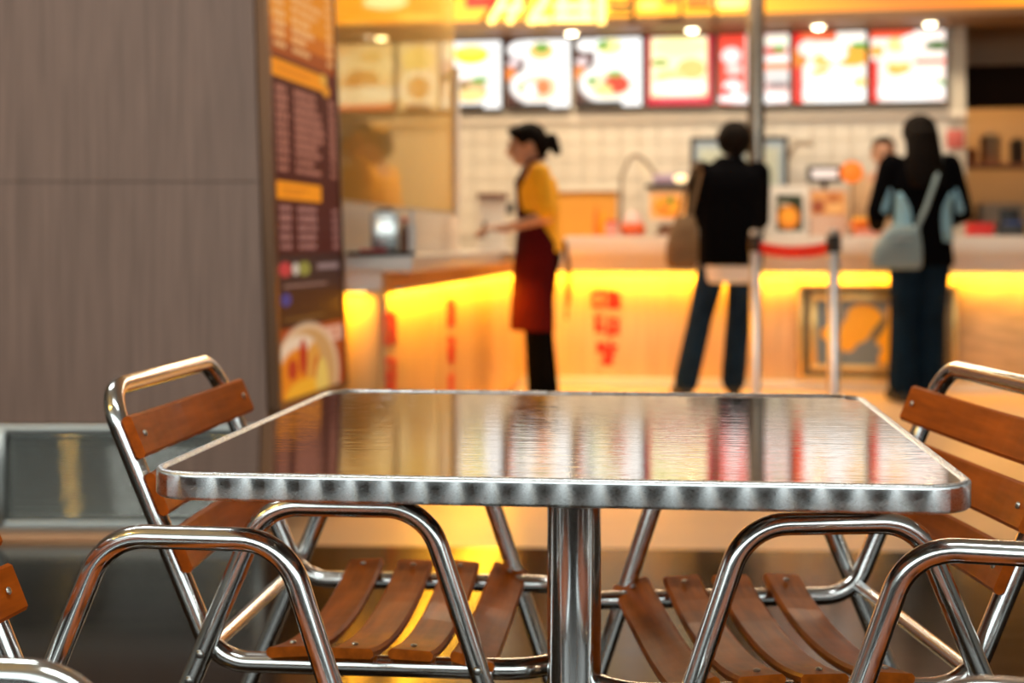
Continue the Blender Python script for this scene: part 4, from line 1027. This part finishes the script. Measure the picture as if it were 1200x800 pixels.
# napkin dispenser, bottles and tray on the near end of the wing
e = tag(empty('napkin_dispenser', (pxX(451, 5.42), 5.42, .874), R(4)), 'brushed steel napkin dispenser on the wing counter', 'dispenser')
b = MB(); b.rbox((0, 0, .085), (.105, .11, .165), .008); b.build('case', MT['frame_steel'], e)
b = MB(); b.rbox((0, -.057, .085), (.078, .008, .12), .004); b.build('front_plate', mat('pale_steel', (.75, .77, .75), .25, .9), e)
b = MB(); b.rbox((0, -.02, .172), (.06, .05, .012), .004); b.build('top_knob', MT['plastic_dark'], e)
for i, (px, h, m, lab) in enumerate(((474, .125, 'brown', 'dark brown sauce bottle right of the napkin dispenser'), (483, .15, 'plastic_white', 'white sauce bottle at the right end by the napkin dispenser'))):
    e = tag(empty('sauce_bottle', (pxX(px, 5.40), 5.40, .874)), lab, 'bottle', 'sauce bottles on the wing counter')
    b = MB(); b.lathe([(.016, 0), (.018, .01), (.018, h*.7), (.009, h*.85), (.009, h)], n=18); b.build('bottle_body', MT[m], e)
    b = MB(); b.lathe([(.011, h), (.011, h+.014), (.006, h+.02)], n=14); b.build('cap', MT['white' if m != 'brown' else 'red'], e)
e = tag(empty('serving_tray', (pxX(447, 5.28), 5.28, .874), R(2)), 'black and red serving tray at the wing counter edge', 'tray')
b = MB(); b.rbox((0, 0, .008), (.255, .09, .014), .005); b.build('tray_base', MT['plastic_dark'], e)
b = MB(); b.rbox((-.03, -.01, .02), (.10, .05, .010), .004); b.build('cutlery_mat', MT['red'], e)

# condiments left of the display box
for px, h, r, mcap, mb_, lab in ((699, .20, .022, 'orange', 'orange', 'orange squeeze bottle nearest the server on the ledge'), (706, .17, .020, 'yellow', 'yellow', 'mustard yellow squeeze bottle on the ledge')):
    e = tag(empty('squeeze_bottle', on(px, T1)), lab, 'bottle', 'squeeze bottles on the ledge')
    b = MB(); b.lathe([(r*.9, 0), (r, .01), (r, h*.66), (r*.55, h*.78), (r*.2, h)], n=18); b.build('bottle_body', MT[mb_], e)
    b = MB(); b.lathe([(r*.6, h*.76), (r*.58, h*.8), (r*.25, h*1.02)], n=14); b.build('nozzle', MT[mcap], e)
e = tag(empty('red_canister', on(717, T1-.05)), 'small red canister on the ledge', 'canister')
b = MB(); b.lathe([(.040, 0), (.043, .01), (.043, .085), (.036, .092)], n=24); b.build('can', MT['pink'], e)
b = MB(); b.lathe([(.044, .086), (.044, .10), (.03, .106)], n=24); b.build('lid', MT['red'], e)
e = tag(empty('candy_jar', on(742, T1-.02)), 'round orange red jar with pale pink top on the ledge', 'jar')
b = MB(); b.lathe([(.055, 0), (.078, .02), (.082, .055), (.07, .085), (.06, .09)], n=28); b.build('jar_body', mat('orange_red_glaze', (.70, .10, .02), .3), e)
b = MB(); b.lathe([(.062, .088), (.062, .11), (.045, .14), (.02, .165)], n=24); b.build('jar_lid', mat('pale_pink_lid', (.72, .50, .48), .4), e)
e = tag(empty('water_hose', on(728, .50)), 'thin hose bent in a loop above the counter', 'hose')
hm = mpx(740, .62)
b = MB(); b.tube(fillet([(0, 0, .0), (0, 0, 70*hm), (12*hm, 0, 96*hm), (26*hm, 0, 90*hm), (44*hm, 0, 66*hm), (50*hm, 0, .14)], .10, False, 8), .013, n=12); b.build('hose', MT['cable'], e)
b = MB(); b.lathe([(.04, 0), (.04, .02), (.02, .03)], n=18); b.build('mount', MT['frame_steel'], e)
b = MB(); b.rbox((50*hm, 0, .12), (.05, .05, .10), .01); b.build('spray_head', MT['plastic_dark'], e)
# display box with noodle picture
e = tag(empty('picture_display', on(784, T1), -AY), 'display box with orange noodle picture beside the black-jacketed customer', 'display')
b = MB(); b.lathe([(.085, 0), (.09, .01), (.06, .05), (.075, .075)], n=24); b.build('stand', MT['brown'], e)
b = MB(); b.rbox((0, 0, .195), (.27, .12, .235), .008); b.build('case', MT['white_warm'], e)
pm = paint(.24, .17, 30, 22, (246, 190, 120), [('e', .5, .55, .42, .42, (245, 140, 20)), ('e', .5, .5, .34, .28, (250, 175, 30)), ('e', .55, .3, .12, .14, (130, 150, 30)), ('e', .4, .6, .1, .1, (235, 100, 10))], 'picture'); pm.materials.append(MT['print'])
add('picture', pm, None, e, (-.12, -.0615, .115))
b = MB(); b.rbox((.0, 0, .325), (.30, .16, .03), .006); b.build('roof', MT['dark'], e)
b = MB(); b.rbox((.01, -.02, .375), (.22, .06, .06), .006); b.build('sign_plate', mat('lilac_sign', (.45, .36, .55), .4), e)
b = MB(); b.ell((.08, -.05, .375), (.045, .015, .028)); b.build('sign_lamp', mat('sign_lamp', (1, .8, .5), .4, emit=(1, .75, .4), es=1.6), e)
# glass fronted cabinet behind the customer
TC = 1.75; mc = mpx(866, TC)
q = P(S(866, TC), TC)
e = tag(empty('kitchen_cabinet', (q[0], q[1], 0), -AY), 'dark framed cabinet with pale glass doors behind the steel pole', 'cabinet')
cz0, cz1 = .0, ZY(866, 161, TC); cw = 108*mc
b = MB(); b.box((0, .16, cz1/2), (cw, .28, cz1)); b.build('body', MT['frame_steel'], e)
for sx_ in (-1, 1):
    b = MB(); b.rbox((sx_*cw*.25, 0, cz1-.45), (cw*.36, .012, .74), .004); d = b.build('door', MT['pale_glass'], e)
    b = MB(); b.rbox((sx_*cw*.08, -.012, cz1-.45), (.012, .015, .16), .004); b.build('handle', MT['plastic_dark'], d)
for x_ in (-cw/2, 0, cw/2):
    b = MB(); b.rbox((x_, -.006, cz1-.45), (.035, .03, .90), .004); b.build('frame_bar', MT['plastic_dark'], e)
b = MB(); b.rbox((0, -.006, cz1-.01), (cw+.03, .03, .03), .004); b.build('frame_bar', MT['plastic_dark'], e)
b = MB(); b.tube(fillet([(cw/2, 0, cz1-.16), (cw/2+.08, -.02, cz1-.05), (cw/2+.20, -.04, cz1-.06)], .04), .018, n=10); b.build('swing_arm', MT['cable'], e)
# menu stand with green top and orange dish
e = tag(empty('table_menu_stand', on(922, T1), -AY), 'white menu stand with orange dish on green, right of the black-jacketed customer', 'menu stand')
tl = Matrix.Rotation(R(-10), 3, 'X')
b = MB(); b.rbox((0, .02, .165), (50*m1, .02, .33), .005, tl); b.build('board', MT['plastic_white'], e)
pm = paint(.165, .235, 26, 36, (38, 52, 24), [('e', .45, .62, .42, .34, (240, 140, 30)), ('e', .45, .58, .28, .2, (250, 175, 50)), ('r', 0, .95, 1, 1, (60, 70, 40)), ('r', .05, .2, .5, .3, (200, 190, 170))], 'picture'); pm.materials.append(MT['print'])
o = add('picture', pm, None, e, (-.065, -.020, .035)); o.rotation_euler = (R(-10), 0, 0)
b = MB(); b.rbox((0, .06, .01), (.22, .14, .02), .004); b.build('foot', MT['plastic_white'], e)
# picture box
e = tag(empty('picture_box', on(970, T1), -AY), 'pinkish box with brown food picture behind the barrier belt', 'box')
b = MB(); b.rbox((0, 0, .15), (40*m1, .12, .30), .006); b.build('case', mat('pinkish_board', (.68, .46, .36), .5), e)
pm = paint(.215, .15, 28, 20, (226, 160, 90), [('e', .2, .65, .2, .3, (160, 75, 20)), ('e', .65, .3, .2, .25, (200, 120, 50)), ('e', .7, .7, .25, .2, (240, 190, 120))], 'picture'); pm.materials.append(MT['print'])
add('picture', pm, None, e, (-.1075, -.062, .135))
# till display
e = tag(empty('till_display', on(966, .46), -AY), 'dark till with small white screen above the picture box', 'till')
b = MB(); b.rbox((0, .03, .06), (.22, .18, .12), .01); b.build('till_body', MT['plastic_dark'], e)
b = MB(); b.lathe([(.02, .12), (.02, .37)], n=14); b.build('neck', MT['plastic_dark'], e)
b = MB(); b.rbox((0, -.02, .41), (.225, .05, .11), .008); d = b.build('screen_case', MT['plastic_dark'], e)
b = MB(); b.box((0, -.047, .41), (.165, .004, .06)); b.build('screen', mat('white_screen', (.8, .78, .8), .3, emit=(.8, .76, .8), es=.35), d)
# round orange sign on a stick
e = tag(empty('round_sign', on(998, .36), -AY), 'round orange sign on a thin stick at the till', 'sign')
b = MB(); b.lathe([(.006, 0), (.006, .36)], n=10); b.build('stick', MT['plastic_dark'], e)
b = MB(); b.lathe([(.03, 0), (.03, .01), (.01, .015)], n=18); b.build('foot', MT['plastic_dark'], e)
b = MB(); b.lathe([(.06, -.012), (.072, -.008), (.072, .008), (.06, .012)], c=(0, 0, .415), n=28, rot=Matrix.Rotation(R(90), 3, 'X')); b.build('disc', mat('orange_disc', (.95, .24, .02), .4, emit=(1, .22, .02), es=.25), e)
# flower pot like orange snack tub and papers
e = tag(empty('snack_tub', on(1008, .18), -AY), 'orange and yellow snack tub beside the handbag customer', 'tub')
b = MB(); b.lathe([(.045, 0), (.062, .09), (.064, .095), (.058, .095)], n=24); b.build('tub', MT['orange'], e)
for k in range(5):
    a = k*1.26; b = MB(); b.ell((.03*math.cos(a), .03*math.sin(a), .10), (.024, .024, .022)); b.build('snack', mat('yellow_snack', (.85, .42, .03), .5), e)
e = tag(empty('leaflet_pile', on(1018, .02), -AY), 'small pile of pink leaflets on the ledge edge', 'leaflets')
for k in range(4):
    b = MB(); b.rbox((.004*k, .003*k, .006+.009*k), (.17, .13, .008), .001, Matrix.Rotation(R(4*k-5), 3, 'Z')); b.build('leaflet', MT['pink'], e)
# right end of the ledge
e = tag(empty('red_bin', on(1148, .30), -AY), 'low red food bin at the right end of the ledge', 'bin')
b = MB(); b.rbox((0, 0, .04), (.155, .16, .075), .008); b.build('tub', MT['red'], e)
b = MB(); b.rbox((0, 0, .079), (.165, .17, .01), .003); b.build('rim', MT['red'], e)
e = tag(empty('dark_bin', on(1183, .30), -AY), 'low dark food bin with blue lid at the right end of the ledge', 'bin')
b = MB(); b.rbox((0, 0, .04), (.155, .16, .075), .008); b.build('tub', MT['plastic_dark'], e)
b = MB(); b.rbox((.02, -.02, .084), (.10, .12, .012), .003); b.build('lid', mat('blue_lid', (.03, .08, .35), .4), e)
# notice on the wall end
q = P(S(1119, TW), TW-.012)
b = MB(); b.rbox((0, 0, 0), (20*mpx(1119, TW), .006, 22*mpx(1119, TW)), .001); o = b.build('wall_notice', mat('faded_red_paper', (.55, .12, .10), .6), None, (q[0], q[1], ZY(1119, 163, TW)), -AY); tag(o, 'small faded red notice on the wall at the right end', 'notice')
# dim kitchen: shelf, pots
TS2 = 3.9; mk = mpx(1165, TS2)
q = P(S(1200, TS2), TS2)
e = tag(empty('kitchen_shelf', (q[0], q[1], 0), -AY), 'wooden shelving unit in the dim kitchen at the far right', 'shelf')
zsh = ZY(1165, 195, TS2)
for z in (zsh, zsh-.45, zsh-.9):
    b = MB(); b.rbox((0, 0, z), (1.3, .35, .035), .004); b.build('shelf_board', MT['brown'], e)
for x_ in (-.63, .63):
    for y_ in (-.15, .15):
        b = MB(); b.rbox((x_, y_, zsh/2), (.035, .035, zsh), .004); b.build('upright', MT['brown'], e)
for px, h, r, m, lab in ((1139, .14, .045, 'brown', 'brown jar on the dim kitchen shelf, leftmost'), (1160, .26, .085, 'frame_steel', 'tall steel stock pot on the dim kitchen shelf'), (1192, .22, .06, 'plastic_dark', 'dark bottle-shaped jar on the dim kitchen shelf')):
    qq = P(S(px, TS2), TS2); e = tag(empty('kitchen_pot', (qq[0], qq[1], zsh+.018)), lab, 'pot', 'pots on the dim kitchen shelf')
    b = MB(); b.lathe([(r*.9, 0), (r, .01), (r, h*.9), (r*1.05, h*.92), (r*.95, h*.95)], n=24); b.build('pot_body', MT[m], e)
    b = MB(); b.lathe([(r*1.0, h*.95), (r*.6, h*1.02), (r*.15, h*1.04), (r*.15, h*1.12)], n=24); b.build('lid', MT[m], e)
e = tag(empty('food_warmer', (P(S(1172, 3.2), 3.2)[0], P(S(1172, 3.2), 3.2)[1], 0), -AY), 'dim steel food warmer on a stand below the kitchen shelf', 'warmer')
b = MB(); b.rbox((0, 0, 1.12), (.34, .3, .26), .01); b.build('case', MT['cable'], e)
b = MB(); b.rbox((.05, -.155, 1.12), (.16, .012, .16), .006); b.build('door', MT['plastic_dark'], e)
for x_ in (-.15, .15):
    b = MB(); b.rbox((x_, 0, .5), (.03, .28, 1.0), .004); b.build('stand_leg', MT['plastic_dark'], e)
q = P(S(1172, 3.6), 3.6)
KZ = ZY(1165, 76, 3.4)-.06
e = tag(empty('kitchen_fill_lamp', (q[0], q[1], KZ)), 'small warm fill lamp added unseen behind the dark bulkhead at the far right', 'light')  # unseen lamp, added to warm up the kitchen interior
b = MB(); b.lathe([(.05, .06), (.05, .03), (.07, 0), (.066, 0)], n=24); b.build('fill_lamp_shade', MT['lampring'], e)
b = MB(); b.ell((0, 0, .004), (.03, .03, .03)); b.build('bulb', MT['lamp'], e)
l = bpy.data.lights.new('kitchen_fill_light', 'POINT'); l.energy = 34; l.color = (1, .60, .25); l.shadow_soft_size = .05
lo = bpy.data.objects.new('kitchen_fill_light', l); C.objects.link(lo); lo.parent = e; lo.location = (0, 0, -.06)

# two warm pendants over the seating to the left (seen as glints in the plinth)
for x_, lab in ((-2.75, 'warm globe pendant lamp farther left over the seating'), (-1.80, 'warm globe pendant lamp nearer the camera over the seating')):
    e = tag(empty('pendant_lamp', (x_, .4, 3.1)), lab, 'light', 'globe pendant lamps')
    b = MB(); b.lathe([(.05, -.02), (.05, 0)], n=20); b.build('canopy', MT['dark'], e)
    b = MB(); b.lathe([(.005, -.95), (.005, -.02)], n=8); b.build('cord', MT['dark'], e)
    b = MB(); b.ell((0, 0, -1.02), (.06, .06, .06)); b.build('globe', mat('amber_globe', (1, .7, .3), .4, emit=(1.0, .58, .12), es=130), e)
